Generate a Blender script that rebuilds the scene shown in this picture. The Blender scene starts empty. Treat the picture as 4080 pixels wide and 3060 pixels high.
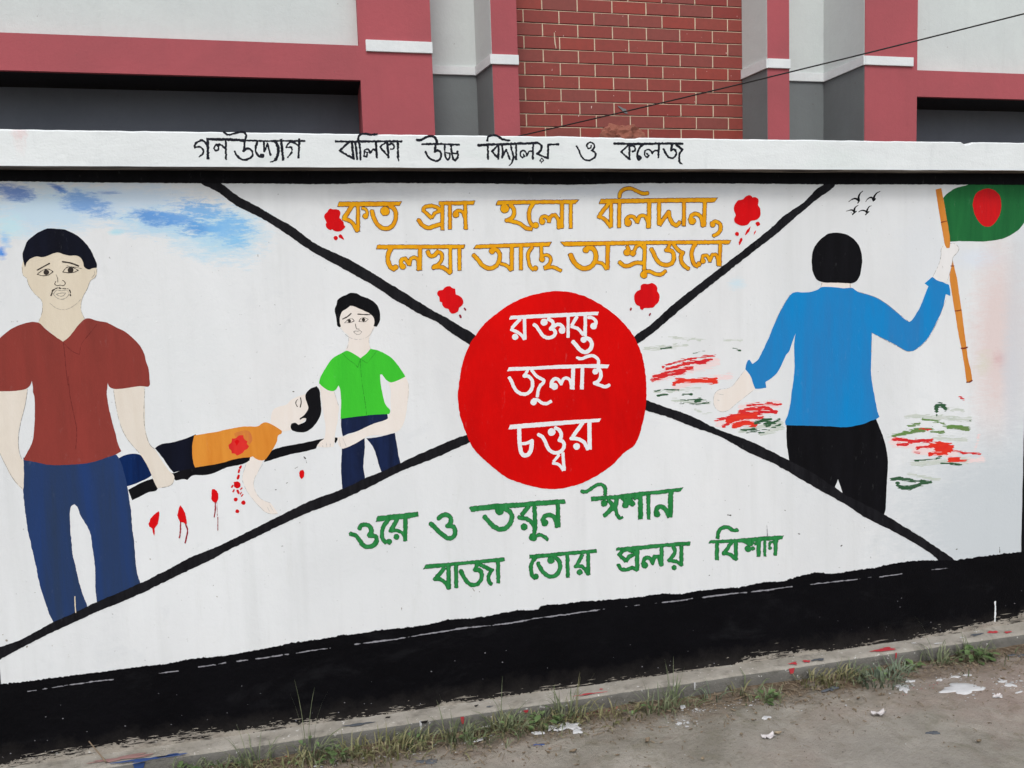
import bpy, bmesh, math, random
import numpy as np
from mathutils import Vector, Matrix, noise
from mathutils.geometry import tessellate_polygon

random.seed(7)
sc = bpy.context.scene
# ---------------------------------------------------------------- camera, sky, sun, exposure
CAM_Z = 1.57
FPX = 3300.0                       # focal length in pixels of the 4080 px wide photograph
yaw, pitch, roll = 0.22614559, -0.0919206, -0.03409981
fwd = Vector((math.sin(yaw)*math.cos(pitch), math.cos(yaw)*math.cos(pitch), math.sin(pitch)))
r0 = Vector((math.cos(yaw), -math.sin(yaw), 0))
u0 = r0.cross(fwd)
right = r0*math.cos(roll) + u0*math.sin(roll)
up = right.cross(fwd)
cam = bpy.data.cameras.new('camera')
cam.sensor_width = 36.0
cam.lens = FPX/4080*36.0
cam.clip_start = 0.05
cam.clip_end = 900
camo = bpy.data.objects.new('camera', cam)
sc.collection.objects.link(camo)
M = Matrix((right, up, -fwd)).transposed().to_4x4()
M.translation = (0, 0, CAM_Z)
camo.matrix_world = M
sc.camera = camo

world = bpy.data.worlds.new('World')
sc.world = world
world.use_nodes = True
wn = world.node_tree
wn.nodes.clear()
sky = wn.nodes.new('ShaderNodeTexSky')
sky.sky_type = 'NISHITA'
sky.sun_disc = False
SUN_EL, SUN_ROT = math.radians(54), math.radians(196)
sky.sun_elevation = SUN_EL
sky.sun_rotation = SUN_ROT
sky.air_density = 1.0
sky.dust_density = 4.0
sky.ozone_density = 1.0
hsv = wn.nodes.new('ShaderNodeHueSaturation')
hsv.inputs['Saturation'].default_value = 0.45      # thin overcast: the blue is washed out evenly
bg = wn.nodes.new('ShaderNodeBackground')
bg.inputs['Strength'].default_value = 0.15
wo = wn.nodes.new('ShaderNodeOutputWorld')
wn.links.new(sky.outputs[0], hsv.inputs['Color'])
wn.links.new(hsv.outputs[0], bg.inputs['Color'])
wn.links.new(bg.outputs[0], wo.inputs['Surface'])

sun = bpy.data.lights.new('sun', 'SUN')
sun.energy = 0.8
sun.angle = math.radians(12)
sun.color = (1.0, 0.97, 0.93)
suno = bpy.data.objects.new('sun', sun)
sc.collection.objects.link(suno)
sd = Vector((math.sin(SUN_ROT)*math.cos(SUN_EL), math.cos(SUN_ROT)*math.cos(SUN_EL), math.sin(SUN_EL)))
suno.rotation_euler = (-sd).to_track_quat('-Z', 'Y').to_euler()
suno.location = (0, -4, 8)

sc.view_settings.view_transform = 'Standard'
sc.view_settings.look = 'None'
sc.view_settings.gamma = 1.0
sc.view_settings.use_curve_mapping = False
sc.view_settings.exposure = 0.09

# ---------------------------------------------------------------- measuring helpers
WALL_Y = 3.05                      # face of the boundary wall
COPE_Y = 2.974                     # front face of its coping
OFFK = 0.16                        # paint layers are laid a fraction of a millimetre above each other

def ray(px, py):
    return right*((px-2040)/FPX) - up*((py-1530)/FPX) + fwd

def on_wall(px, py, Y=WALL_Y):     # a measured point of the wall face -> (x, z)
    d = ray(px, py)
    k = Y/d.y
    return (d.x*k, CAM_Z + d.z*k)

def on_ground(px, py, z=0.0):
    d = ray(px, py)
    k = (z-CAM_Z)/d.z
    return (d.x*k, d.y*k)

def lin(c):
    c = c/255.0
    return c/12.92 if c <= 0.04045 else ((c+0.055)/1.055)**2.4

ALB = 1.17
def rgb(r, g, b, k=ALB):
    return (min(lin(r)*k, .86), min(lin(g)*k, .86), min(lin(b)*k, .86), 1)

# ---------------------------------------------------------------- materials
class NT:
    def __init__(s, name):
        s.m = bpy.data.materials.new(name)
        s.m.use_nodes = True
        s.t = s.m.node_tree
        s.b = s.t.nodes['Principled BSDF']
    def n(s, typ, **kw):
        nd = s.t.nodes.new(typ)
        for k, v in kw.items():
            if hasattr(nd, k): setattr(nd, k, v)
        return nd
    def l(s, a, b): s.t.links.new(a, b)
    def coords(s, scale=(1, 1, 1), loc=(0, 0, 0), rot=(0, 0, 0)):
        tc = s.n('ShaderNodeNewGeometry')
        mp = s.n('ShaderNodeMapping')
        mp.inputs['Scale'].default_value = scale
        mp.inputs['Location'].default_value = loc
        mp.inputs['Rotation'].default_value = rot
        s.l(tc.outputs['Position'], mp.inputs['Vector'])
        return mp.outputs[0]
    def noise(s, scale, vec=None, detail=4, rough=.55, dist=0):
        nd = s.n('ShaderNodeTexNoise')
        nd.inputs['Scale'].default_value = scale
        nd.inputs['Detail'].default_value = detail
        nd.inputs['Roughness'].default_value = rough
        nd.inputs['Distortion'].default_value = dist
        if vec is not None: s.l(vec, nd.inputs['Vector'])
        return nd.outputs['Fac']
    def ramp(s, fac, a, b, ca=(0, 0, 0, 1), cb=(1, 1, 1, 1)):
        r = s.n('ShaderNodeValToRGB')
        r.color_ramp.elements[0].position = a
        r.color_ramp.elements[1].position = b
        r.color_ramp.elements[0].color = ca
        r.color_ramp.elements[1].color = cb
        s.l(fac, r.inputs[0])
        return r.outputs[0]
    def math(s, op, a, b=None, clamp=False):
        m = s.n('ShaderNodeMath', operation=op)
        m.use_clamp = clamp
        for i, v in enumerate((a, b)):
            if v is None: continue
            if isinstance(v, (int, float)): m.inputs[i].default_value = v
            else: s.l(v, m.inputs[i])
        return m.outputs[0]
    def mix(s, fac, a, b, mode='MIX'):
        m = s.n('ShaderNodeMix', data_type='RGBA', blend_type=mode)
        for i, v in ((0, fac), (6, a), (7, b)):
            if isinstance(v, (int, float)): m.inputs[i].default_value = v
            elif isinstance(v, tuple): m.inputs[i].default_value = v
            else: s.l(v, m.inputs[i])
        return m.outputs[2]
    def color(s, c):
        if isinstance(c, tuple): s.b.inputs['Base Color'].default_value = c
        else: s.l(c, s.b.inputs['Base Color'])
    def bump(s, h, strength=.3, dist=.01):
        bp = s.n('ShaderNodeBump')
        bp.inputs['Strength'].default_value = strength
        bp.inputs['Distance'].default_value = dist
        s.l(h, bp.inputs['Height'])
        s.l(bp.outputs[0], s.b.inputs['Normal'])
    def fin(s, rough=.6, spec=.35):
        s.b.inputs['Roughness'].default_value = rough
        s.b.inputs['Specular IOR Level'].default_value = spec
        return s.m

def mul(c, k): return (min(c[0]*k, .88), min(c[1]*k, .88), min(c[2]*k, .88), 1)

def paint(name, c, c2=None, var=.15, rough=.62, spec=.10, streak=(3, 1, .35), scale=9, stip=.25):
    """brushed wall paint: two close tones, vertical brush streaks, plaster relief showing through"""
    t = NT(name)
    a = c
    b = c2 if c2 else mul(c, 1-var*1.7)
    v = t.coords(scale=streak)
    big = t.ramp(t.noise(scale, v, 5, .6, .4), .35, .68)
    col = t.mix(big, b, a)
    fine = t.ramp(t.noise(70, t.coords(scale=(1, 1, .22)), 3, .7), .3, .75)
    col = t.mix(t.math('MULTIPLY', fine, var*.9), col, mul(c, 1.25))
    thin = t.ramp(t.noise(34, t.coords(scale=(1.6, 1, .5), loc=(7, 1, 3)), 6, .75, .3), .62, .82)
    col = t.mix(t.math('MULTIPLY', thin, var*.8), col, (.55, .56, .58, 1))
    t.color(col)
    h = t.noise(160, t.coords(scale=(1, 1, .6)), 4, .6)
    h2 = t.noise(22, None or t.coords(), 4, .55)
    t.bump(t.math('ADD', h, t.math('MULTIPLY', h2, 1.4)), stip, .0025)
    return t.fin(rough, spec)

MAT = {}
MAT['black'] = paint('black_paint', rgb(15, 15, 19), rgb(9, 9, 12), spec=.08)
MAT['stripe'] = paint('black_stripe_paint', rgb(27, 27, 31), rgb(13, 13, 17), scale=14, spec=.10)
def dusty_black():
    t = NT('base_black_paint')
    col = t.mix(t.ramp(t.noise(5, t.coords(scale=(.6, 1, 1)), 5, .6), .35, .7), rgb(5, 5, 8), rgb(10, 10, 14))
    sm = t.ramp(t.noise(4.5, t.coords(scale=(.7, 1, 1.6), loc=(2, 0, 4)), 7, .7, .5), .56, .78)
    col = t.mix(t.math('MULTIPLY', sm, .10), col, rgb(80, 82, 86))
    geo = t.n('ShaderNodeNewGeometry'); sep = t.n('ShaderNodeSeparateXYZ')
    t.l(geo.outputs['Position'], sep.inputs[0])
    low = t.ramp(t.math('ADD', sep.outputs['Z'], t.math('MULTIPLY', t.noise(14, t.coords(), 6, .7), .16)), .13, .22, (1, 1, 1, 1), (0, 0, 0, 1))
    col = t.mix(t.math('MULTIPLY', low, .09), col, rgb(116, 110, 104))
    t.color(col)
    t.bump(t.math('ADD', t.noise(150, t.coords(), 4, .6), t.math('MULTIPLY', t.noise(24, t.coords(), 5, .6), 2)), .6, .004)
    return t.fin(.6, .08)
MAT['base_black'] = dusty_black()
MAT['red'] = paint('red_disc_paint', rgb(208, 2, 0), rgb(176, 0, 0), scale=3.2, streak=(1, 1, .5))
MAT['blood'] = paint('blood_red_paint', rgb(205, 8, 16), rgb(188, 6, 14))
MAT['drip'] = paint('dark_drip_paint', rgb(150, 25, 45), rgb(120, 20, 38))
MAT['orange'] = paint('mustard_lettering_paint', rgb(221, 162, 16), rgb(206, 134, 16), scale=16)
MAT['pencil'] = paint('dark_outline_paint', rgb(96, 58, 38), rgb(70, 50, 45))
MAT['green'] = paint('green_lettering_paint', rgb(50, 132, 74), rgb(26, 108, 50), scale=26, var=.14)
MAT['dgreen'] = paint('dark_green_edge_paint', rgb(22, 78, 42), rgb(16, 60, 34))
MAT['letter_white'] = paint('white_lettering_paint', rgb(222, 226, 230, 1.12), rgb(216, 219, 224, 1.12))
MAT['header'] = paint('header_black_paint', rgb(30, 32, 42), rgb(18, 20, 27), scale=30)
MAT['maroon'] = paint('maroon_shirt_paint', rgb(134, 56, 50), rgb(120, 52, 46), scale=4)
MAT['maroon_line'] = paint('maroon_seam_paint', rgb(96, 34, 34))
MAT['denim'] = paint('denim_blue_paint', rgb(32, 56, 104), rgb(38, 54, 82), scale=5, streak=(3, 1, .25))
MAT['navy'] = paint('navy_paint', rgb(22, 36, 72), rgb(14, 22, 44), scale=7)
MAT['royal'] = paint('royal_navy_paint', rgb(6, 38, 90), rgb(4, 26, 66), scale=7)
MAT['inkblue'] = paint('ink_black_paint', rgb(10, 14, 30), rgb(6, 8, 20))
MAT['skin'] = paint('tan_skin_paint', rgb(207, 198, 180), rgb(200, 190, 171), scale=5)
MAT['skin_arm'] = paint('pale_arm_paint', rgb(213, 206, 196), rgb(206, 198, 186), scale=5)
MAT['skin_pale'] = paint('pale_pink_skin_paint', rgb(220, 214, 208), rgb(216, 208, 200), scale=5)
MAT['skin_faint'] = paint('faint_skin_paint', rgb(216, 216, 216), rgb(212, 211, 210), scale=5)
MAT['lime'] = paint('bright_green_shirt_paint', rgb(62, 188, 48), rgb(52, 172, 44), scale=4)
MAT['lime_line'] = paint('shirt_line_paint', rgb(38, 128, 36))
MAT['ochre'] = paint('ochre_shirt_paint', rgb(208, 138, 54), rgb(198, 122, 42), scale=8)
MAT['ochre_stain'] = paint('brown_stain_paint', rgb(190, 108, 58), rgb(200, 125, 52), scale=18)
MAT['wound'] = paint('wound_red_paint', rgb(208, 48, 42), rgb(196, 36, 36))
MAT['shirt_blue'] = paint('blue_shirt_paint', rgb(14, 124, 188), rgb(40, 114, 174), scale=3.5)
MAT['bamboo'] = paint('bamboo_brown_paint', rgb(198, 130, 56), rgb(188, 116, 44))
MAT['brown'] = paint('brown_joint_paint', rgb(122, 52, 34))
MAT['flag_green'] = paint('flag_green_paint', rgb(32, 102, 54), rgb(26, 88, 48), scale=8)
MAT['flag_red'] = paint('flag_red_paint', rgb(196, 20, 24), rgb(176, 22, 28), scale=14)
MAT['line'] = paint('thin_pencil_line', rgb(140, 136, 130))
MAT['line_soft'] = paint('faint_pencil_line', rgb(172, 172, 172))
MAT['line_dark'] = paint('dark_brow_line', rgb(52, 46, 42))
MAT['pink_faint'] = paint('faint_pink_brushwork', rgb(226, 196, 196), rgb(218, 206, 206), scale=30, streak=(.4, 1, 3))
MAT['brush_red'] = paint('crimson_brushwork', rgb(190, 28, 42), rgb(206, 52, 48), scale=30, streak=(.4, 1, 3))
MAT['brush_orange'] = paint('vermilion_brushwork', rgb(214, 60, 38), rgb(206, 40, 36), scale=30, streak=(.4, 1, 3))
MAT['brush_green'] = paint('dark_green_brushwork', rgb(58, 92, 66), rgb(40, 76, 50), scale=30, streak=(.4, 1, 3))
MAT['brush_pale'] = paint('pale_grey_green_brushwork', rgb(178, 188, 178), rgb(196, 200, 196), scale=30, streak=(.4, 1, 3))
MAT['brush_olive'] = paint('olive_brushwork', rgb(104, 124, 82), rgb(86, 132, 58), scale=30, streak=(.4, 1, 3))
MAT['grey_line'] = paint('bare_scratch', rgb(150, 150, 158), rgb(116, 116, 122), scale=40)

# --- blotchy white panel with the blue washes of the painted sky and the pink stain
def wash_mask(t, cx, cz, rx, rz, rot, nvec, k, thr):
    geo = t.n('ShaderNodeNewGeometry')
    sub = t.n('ShaderNodeVectorMath', operation='SUBTRACT')
    sub.inputs[1].default_value = (cx, 0, cz)
    t.l(geo.outputs['Position'], sub.inputs[0])
    ro = t.n('ShaderNodeVectorRotate', rotation_type='Y_AXIS')
    ro.inputs['Angle'].default_value = rot
    t.l(sub.outputs[0], ro.inputs['Vector'])
    sca = t.n('ShaderNodeVectorMath', operation='MULTIPLY')
    sca.inputs[1].default_value = (1/rx, 0, 1/rz)
    t.l(ro.outputs[0], sca.inputs[0])
    ln = t.n('ShaderNodeVectorMath', operation='LENGTH')
    t.l(sca.outputs[0], ln.inputs[0])
    fall = t.math('SUBTRACT', 1.0, ln.outputs['Value'])
    s = t.math('ADD', fall, t.math('MULTIPLY', t.math('SUBTRACT', nvec, .5), k))
    return t.math('MULTIPLY', t.math('SUBTRACT', s, thr), 1.7, clamp=True)

def make_panel():
    t = NT('white_wall_paint')
    white = rgb(217, 221, 225, 1.16)
    v = t.coords(scale=(1, 1, .3))
    blot = t.ramp(t.noise(2.2, v, 6, .6, .6), .35, .7)
    col = t.mix(blot, mul(white, .89), white)
    st = t.ramp(t.noise(14, t.coords(scale=(1, 1, .05)), 4, .6), .52, .8)
    col = t.mix(t.math('MULTIPLY', st, .3), col, rgb(186, 190, 190))
    sm = t.ramp(t.noise(6, t.coords(loc=(3, 0, 1)), 6, .65, .8), .60, .76)
    col = t.mix(t.math('MULTIPLY', sm, .22), col, rgb(176, 184, 190))
    pt = t.ramp(t.noise(1.3, t.coords(loc=(9, 0, 5)), 3, .5), .45, .75)
    col = t.mix(t.math('MULTIPLY', pt, .10), col, rgb(222, 210, 204))
    st2 = t.ramp(t.noise(5, t.coords(scale=(2.4, 1, .5), loc=(4, 0, 2)), 7, .72, .9), .56, .74)
    col = t.mix(t.math('MULTIPLY', st2, .22), col, rgb(190, 194, 190))
    sp = t.ramp(t.noise(75, t.coords(loc=(1, 0, 7)), 2, .5), .745, .775)
    col = t.mix(t.math('MULTIPLY', sp, .5), col, rgb(120, 122, 120))
    nv = t.noise(16, t.coords(scale=(.55, 1, 1.5), rot=(0, .35, 0)), 8, .72, .5)
    nf = t.noise(66, t.coords(scale=(.42, 1, 1.7), rot=(0, .3, 0)), 7, .8, .4)
    nv = t.math('ADD', t.math('MULTIPLY', nv, .42), t.math('MULTIPLY', nf, .58))
    W = [  # px, py, rx, ry (px), tilt, colour, strength, noise, threshold
        (190, 835, 330, 130, .1, (176, 204, 232), .8, 2.2, 0),
        (480, 800, 380, 90, 0, (178, 202, 228), .7, 2.2, 0),
        (38, 905, 100, 75, .3, (180, 214, 234), .7, 2.4, .2),
        (880, 930, 240, 150, 0, (164, 202, 234), .85, 2.4, .05),
        (640, 885, 240, 80, 0, (164, 200, 232), .85, 2.2, .05),
        (460, 925, 60, 22, 0, (160, 208, 232), .7, 2.0, .3),
        (60, 768, 125, 50, -.15, (80, 116, 182), .85, 3.8, .15),
        (234, 750, 62, 26, -.5, (66, 104, 178), .9, 3.0, .25),
        (329, 806, 150, 56, -.35, (104, 148, 204), .85, 4.0, .15),
        (430, 768, 90, 14, 0, (96, 132, 190), .7, 3.0, .35),
        (610, 868, 110, 42, -.2, (92, 144, 206), .95, 3.8, .1),
        (705, 870, 120, 36, -.2, (96, 150, 212), .9, 3.8, .12),
        (800, 840, 170, 62, -.1, (108, 164, 216), .85, 4.2, .18),
        (800, 912, 100, 38, 0, (70, 140, 208), .85, 3.6, .12),
        (900, 910, 150, 70, 0, (116, 174, 224), .85, 4.2, .18),
        (945, 965, 90, 50, 0, (120, 180, 230), .8, 3.0, .3),
        (4, 1006, 34, 40, 0, (60, 130, 210), .95, 2.4, .2),
        (20, 955, 40, 60, .4, (120, 176, 224), .7, 3.0, .3),
        (2935, 1128, 60, 40, 0, (190, 212, 226), .7, 2.4, .25),
        (3900, 1030, 150, 60, 0, (204, 212, 226), .7, 1.6, .1),
        (3985, 1350, 150, 520, 0, (208, 192, 190), .85, 1.4, .05),
        (3985, 1430, 60, 60, 0, (196, 158, 160), .55, 3.2, .35),
        (3920, 1450, 60, 90, 0, (196, 200, 180), .45, 2.6, .3),
        (4030, 1500, 60, 420, 0, (196, 200, 208), .5, 1.6, .2),
        (3960, 1940, 150, 60, 0, (190, 196, 200), .4, 3.6, .3),
        (3980, 2050, 520, 420, 0, (186, 194, 199), .85, 1.3, .0),
        (4060, 1300, 90, 900, 0, (190, 198, 204), .5, 1.2, .1),
        (3700, 1000, 200, 300, 0, (204, 209, 214), .5, 1.6, .1),
        (500, 1500, 700, 500, 0, (206, 212, 214), .4, 1.6, .1),
        (2450, 760, 800, 50, 0, (176, 184, 194), .55, 1.6, .2),
        (1550, 770, 300, 50, 0, (176, 180, 186), .5, 1.8, .2),
    ]
    for (px, py, rx, ry, tilt, c, st_, k, thr) in W:
        x, z = on_wall(px, py)
        x2, _ = on_wall(px+rx, py)
        _, z2 = on_wall(px, py-ry)
        m = wash_mask(t, x, z, abs(x2-x), abs(z2-z), tilt, nv, k, thr)
        col = t.mix(t.math('MULTIPLY', m, st_), col, rgb(*c))
    t.color(col)
    h = t.noise(150, t.coords(scale=(1, 1, .7)), 4, .6)
    h2 = t.noise(28, t.coords(), 5, .6)
    h3 = t.ramp(t.noise(60, t.coords(scale=(1, 1, 2)), 2, .5), .66, .8)
    t.bump(t.math('ADD', t.math('ADD', h, t.math('MULTIPLY', h2, 1.6)), t.math('MULTIPLY', h3, .9)), .26, .003)
    return t.fin(.6, .15)
MAT['panel'] = make_panel()

def make_coping():
    t = NT('coping_white_paint')
    w = rgb(216, 222, 225, 1.16)
    col = t.mix(t.ramp(t.noise(3, t.coords(scale=(1, 1, 2)), 6, .6, .6), .35, .7), mul(w, .92), w)
    g = t.ramp(t.noise(2.4, t.coords(loc=(4, 2, 0), scale=(.6, 1, 2)), 4, .55, .5), .56, .75)
    col = t.mix(t.math('MULTIPLY', g, .5), col, rgb(194, 208, 204))
    g2 = t.ramp(t.noise(9, t.coords(loc=(1, 6, 0), scale=(2.2, 1, .5)), 6, .7, .5), .54, .78)
    col = t.mix(t.math('MULTIPLY', g2, .38), col, rgb(184, 190, 192))
    d = t.ramp(t.noise(30, t.coords(scale=(.3, 1, 1.4)), 5, .7), .6, .8)
    col = t.mix(t.math('MULTIPLY', d, .25), col, rgb(168, 172, 176))
    x, z = on_wall(80, 530, COPE_Y)
    nv = t.noise(30, t.coords(scale=(1.4, 1, .6)), 6, .7)
    m = wash_mask(t, x, z, .05, .03, 0, nv, 2.4, .25)
    col = t.mix(t.math('MULTIPLY', m, .3), col, rgb(204, 150, 150))
    x, z = on_wall(78, 575, COPE_Y)
    m = wash_mask(t, x, z, .03, .05, 0, nv, 2.4, .3)
    col = t.mix(t.math('MULTIPLY', m, .14), col, rgb(214, 180, 176))
    # black smears on the underside
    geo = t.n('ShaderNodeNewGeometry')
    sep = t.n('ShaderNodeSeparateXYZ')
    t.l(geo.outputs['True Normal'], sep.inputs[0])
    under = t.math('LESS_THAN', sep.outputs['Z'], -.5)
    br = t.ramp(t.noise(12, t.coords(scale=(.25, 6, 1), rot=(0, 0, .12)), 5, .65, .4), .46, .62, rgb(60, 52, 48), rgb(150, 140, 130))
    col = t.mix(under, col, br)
    t.color(col)
    t.bump(t.math('ADD', t.noise(120, t.coords(), 4, .6), t.math('MULTIPLY', t.noise(26, t.coords(scale=(.4, 1, 1)), 5, .6), 2)), .35, .003)
    return t.fin(.55, .3)
MAT['coping'] = make_coping()

def make_cement(name, a, b, dark, scale=8):
    t = NT(name)
    col = t.mix(t.ramp(t.noise(scale, t.coords(), 7, .65, .5), .35, .68), a, b)
    col = t.mix(t.math('MULTIPLY', t.ramp(t.noise(scale*3.2, t.coords(scale=(.6, 1, 1)), 6, .7), .52, .72), .7), col, dark)
    sp = t.ramp(t.noise(55, t.coords(loc=(2, 2, 2)), 3, .6), .66, .72)
    col = t.mix(t.math('MULTIPLY', sp, .6), col, rgb(206, 206, 204))
    t.color(col)
    t.bump(t.math('ADD', t.noise(40, t.coords(), 6, .7), t.noise(160, t.coords(), 3, .6)), .55, .006)
    return t.fin(.85, .2)
MAT['cement'] = make_cement('bare_cement', rgb(150, 144, 134, 1), rgb(176, 170, 160, 1), rgb(70, 66, 62, 1))
MAT['kerb_face'] = make_cement('shaded_kerb_face', rgb(112, 112, 108, .8), rgb(136, 134, 128, .8), rgb(84, 80, 72, .8), 6)  # kerb cement made darker: shade of the upright face put into the colour
MAT['kerb'] = make_cement('kerb_cement', rgb(146, 142, 132, .9), rgb(178, 174, 166, .9), rgb(104, 100, 94, .8), 6)

def facade(name, c, c2, scale=2.0, rough=.8):
    t = NT(name)
    col = t.mix(t.ramp(t.noise(scale, t.coords(), 6, .6, .3), .35, .7), c2, c)
    col = t.mix(t.math('MULTIPLY', t.ramp(t.noise(40, t.coords(), 4, .7), .45, .8), .12), col, mul(c, .6))
    rs = t.ramp(t.noise(5, t.coords(scale=(2.5, 2.5, .22), loc=(1, 1, 8)), 6, .65, .3), .52, .8)
    col = t.mix(t.math('MULTIPLY', rs, .16), col, mul(c, .62))
    ch = t.ramp(t.noise(19, t.coords(loc=(3, 1, 2)), 3, .6), .745, .76)
    col = t.mix(t.math('MULTIPLY', ch, .55), col, rgb(90, 84, 80))
    t.color(col)
    t.bump(t.math('ADD', t.noise(14, t.coords(), 5, .6), t.math('MULTIPLY', t.noise(90, t.coords(), 4, .6), .5)), .4, .006)
    return t.fin(rough, .25)
MAT['pink'] = facade('pink_facade_paint', rgb(170, 85, 92, 1.1), rgb(158, 82, 88, 1.1))
MAT['fwhite'] = facade('pale_facade_paint', rgb(194, 202, 201, 1.2), rgb(187, 194, 194, 1.2))
MAT['fband'] = facade('white_band_paint', rgb(214, 219, 222, 1.2), rgb(206, 212, 214, 1.2), 6)
MAT['fgrey'] = facade('grey_facade_paint', rgb(112, 119, 120, 1.25), rgb(106, 111, 113, 1.25))
MAT['fgreyside'] = MAT['fgrey']
MAT['fdark'] = facade('dark_grey_facade_paint', rgb(104, 110, 120, 1.2), rgb(94, 100, 110, 1.2))
MAT['soffit'] = facade('shade_dark_soffit', rgb(24, 24, 28), rgb(18, 18, 22))  # near-black colour stands in for the deep shade under the beams

def make_brick():
    t = NT('red_brick')
    oi = t.n('ShaderNodeObjectInfo')
    rnd = oi.outputs['Random']
    r = t.n('ShaderNodeValToRGB')
    cr = r.color_ramp
    cr.elements[0].color = rgb(128, 66, 60, 1.12)
    cr.elements[1].color = rgb(146, 62, 52, 1.14)
    e = cr.elements.new(.4); e.color = rgb(138, 64, 56, 1.14)
    e = cr.elements.new(.75); e.color = rgb(132, 55, 50, 1.1)
    t.l(rnd, r.inputs[0])
    col = t.mix(t.math('MULTIPLY', t.ramp(t.noise(22, t.coords(), 5, .65), .4, .7), .3), r.outputs[0], rgb(104, 54, 48, 1.0))
    sp = t.ramp(t.noise(60, t.coords(scale=(1, 1, .5)), 2, .5), .76, .78)
    col = t.mix(t.math('MULTIPLY', sp, .8), col, rgb(220, 196, 190))
    t.color(col)
    t.bump(t.noise(120, t.coords(), 4, .6), .2, .002)
    return t.fin(.55, .35)
MAT['brick'] = make_brick()
MAT['groove'] = facade('shade_dark_joint', rgb(60, 42, 38), rgb(40, 30, 28), 12)  # bed behind the bricks coloured dark, as the shadow in the grooves
MAT['mortar'] = facade('cream_mortar', rgb(206, 190, 166, 1.2), rgb(186, 168, 146, 1.2), 12)

def make_ground():
    t = NT('trodden_cement_ground')
    a, b = rgb(170, 165, 156, 1.2), rgb(134, 130, 120, 1.2)
    col = t.mix(t.ramp(t.noise(3.2, t.coords(), 8, .62, .6), .36, .66), b, a)
    col = t.mix(t.math('MULTIPLY', t.ramp(t.noise(11, t.coords(loc=(3, 1, 0)), 7, .68, .5), .5, .68), .55), col, rgb(122, 120, 100, 1.05))
    col = t.mix(t.math('MULTIPLY', t.ramp(t.noise(1.7, t.coords(loc=(7, 3, 0)), 5, .6, .4), .5, .7), .45), col, rgb(160, 142, 130, 1.1))
    col = t.mix(t.math('MULTIPLY', t.ramp(t.noise(34, t.coords(), 6, .7), .55, .75), .5), col, rgb(92, 86, 76, 1.0))
    g2 = t.n('ShaderNodeNewGeometry')
    for (cx_, cy_, rad_, cc, st_) in ((2.62, 2.62, .55, (164, 134, 126), .35), (2.9, 2.35, .5, (158, 138, 130), .25), (-.2, 2.7, .5, (150, 128, 108), .4), (1.7, 2.3, .5, (170, 166, 160), .4)):
        dd = t.n('ShaderNodeVectorMath', operation='DISTANCE')
        dd.inputs[1].default_value = (cx_, cy_, 0)
        t.l(g2.outputs['Position'], dd.inputs[0])
        mm = t.math('ADD', t.math('SUBTRACT', 1.0, t.math('DIVIDE', dd.outputs['Value'], rad_)), t.math('MULTIPLY', t.math('SUBTRACT', t.noise(6, t.coords(loc=(cx_, 1, 0)), 7, .7), .5), 2.2))
        col = t.mix(t.math('MULTIPLY', t.math('MULTIPLY', mm, 1.3, True), st_), col, rgb(*cc, 1.05))
    # soil strip along the kerb, ragged edge
    geo = t.n('ShaderNodeNewGeometry')
    sep = t.n('ShaderNodeSeparateXYZ')
    t.l(geo.outputs['Position'], sep.inputs[0])
    dist = t.math('SUBTRACT', 2.975, sep.outputs['Y'])
    s = t.math('ADD', dist, t.math('MULTIPLY', t.math('SUBTRACT', t.noise(5, t.coords(scale=(1, 2, 1)), 7, .7, .6), .5), .62))
    soil = t.ramp(s, .03, .24, (1, 1, 1, 1), (0, 0, 0, 1))
    sc_ = t.mix(t.ramp(t.noise(24, t.coords(), 6, .7), .4, .65), rgb(104, 90, 74, .95), rgb(142, 124, 104, .95))
    col = t.mix(soil, col, sc_)
    sp = t.ramp(t.noise(80, t.coords(loc=(5, 5, 1)), 2, .5), .735, .755)
    col = t.mix(t.math('MULTIPLY', sp, .85), col, rgb(186, 182, 176, .9))
    t.color(col)
    h = t.math('ADD', t.math('MULTIPLY', t.noise(14, t.coords(), 8, .75), 2.4), t.math('MULTIPLY', t.noise(90, t.coords(), 6, .8), 1.4))
    t.bump(h, .8, .012)
    return t.fin(.9, .2)
MAT['ground'] = make_ground()

def leafmat(name, a, b, rough=.55):
    t = NT(name)
    oi = t.n('ShaderNodeObjectInfo')
    col = t.mix(t.ramp(t.noise(26, t.coords(), 3, .6), .35, .68), a, b)
    col = t.mix(t.math('MULTIPLY', oi.outputs['Random'], .35), col, mul(a, .7))
    t.color(col)
    t.b.inputs['Subsurface Weight'].default_value = 0
    return t.fin(rough, .3)
MAT['grass'] = leafmat('dull_green_grass', rgb(78, 92, 62, .95), rgb(140, 146, 116, .95))
MAT['grass_dry'] = leafmat('yellowing_grass', rgb(142, 136, 102, .95), rgb(98, 106, 66, .95))
MAT['grass_grey'] = leafmat('grey_green_grass', rgb(90, 106, 88, 1.0), rgb(128, 138, 116, 1.0))
MAT['weed'] = leafmat('broad_weed_leaf', rgb(80, 104, 62, .95), rgb(116, 138, 92, .95), .45)
MAT['litter'] = leafmat('dead_litter', rgb(116, 100, 82, .9), rgb(160, 148, 126, .9), .8)
def flat(name, c, rough=.6, scale=40):
    t = NT(name)
    col = t.mix(t.ramp(t.noise(scale, t.coords(), 4, .6), .3, .7), mul(c, .85), c)
    t.color(col)
    t.bump(t.noise(90, t.coords(), 3, .6), .3, .003)
    return t.fin(rough, .3)
MAT['soil'] = flat('dark_soil', rgb(108, 96, 80, 1.0), .95)
MAT['spill_white'] = flat('spilt_white_paint', rgb(226, 228, 230, .78), .4)
MAT['spill_red'] = flat('spilt_red_paint', rgb(206, 66, 76, .8), .6)
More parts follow.
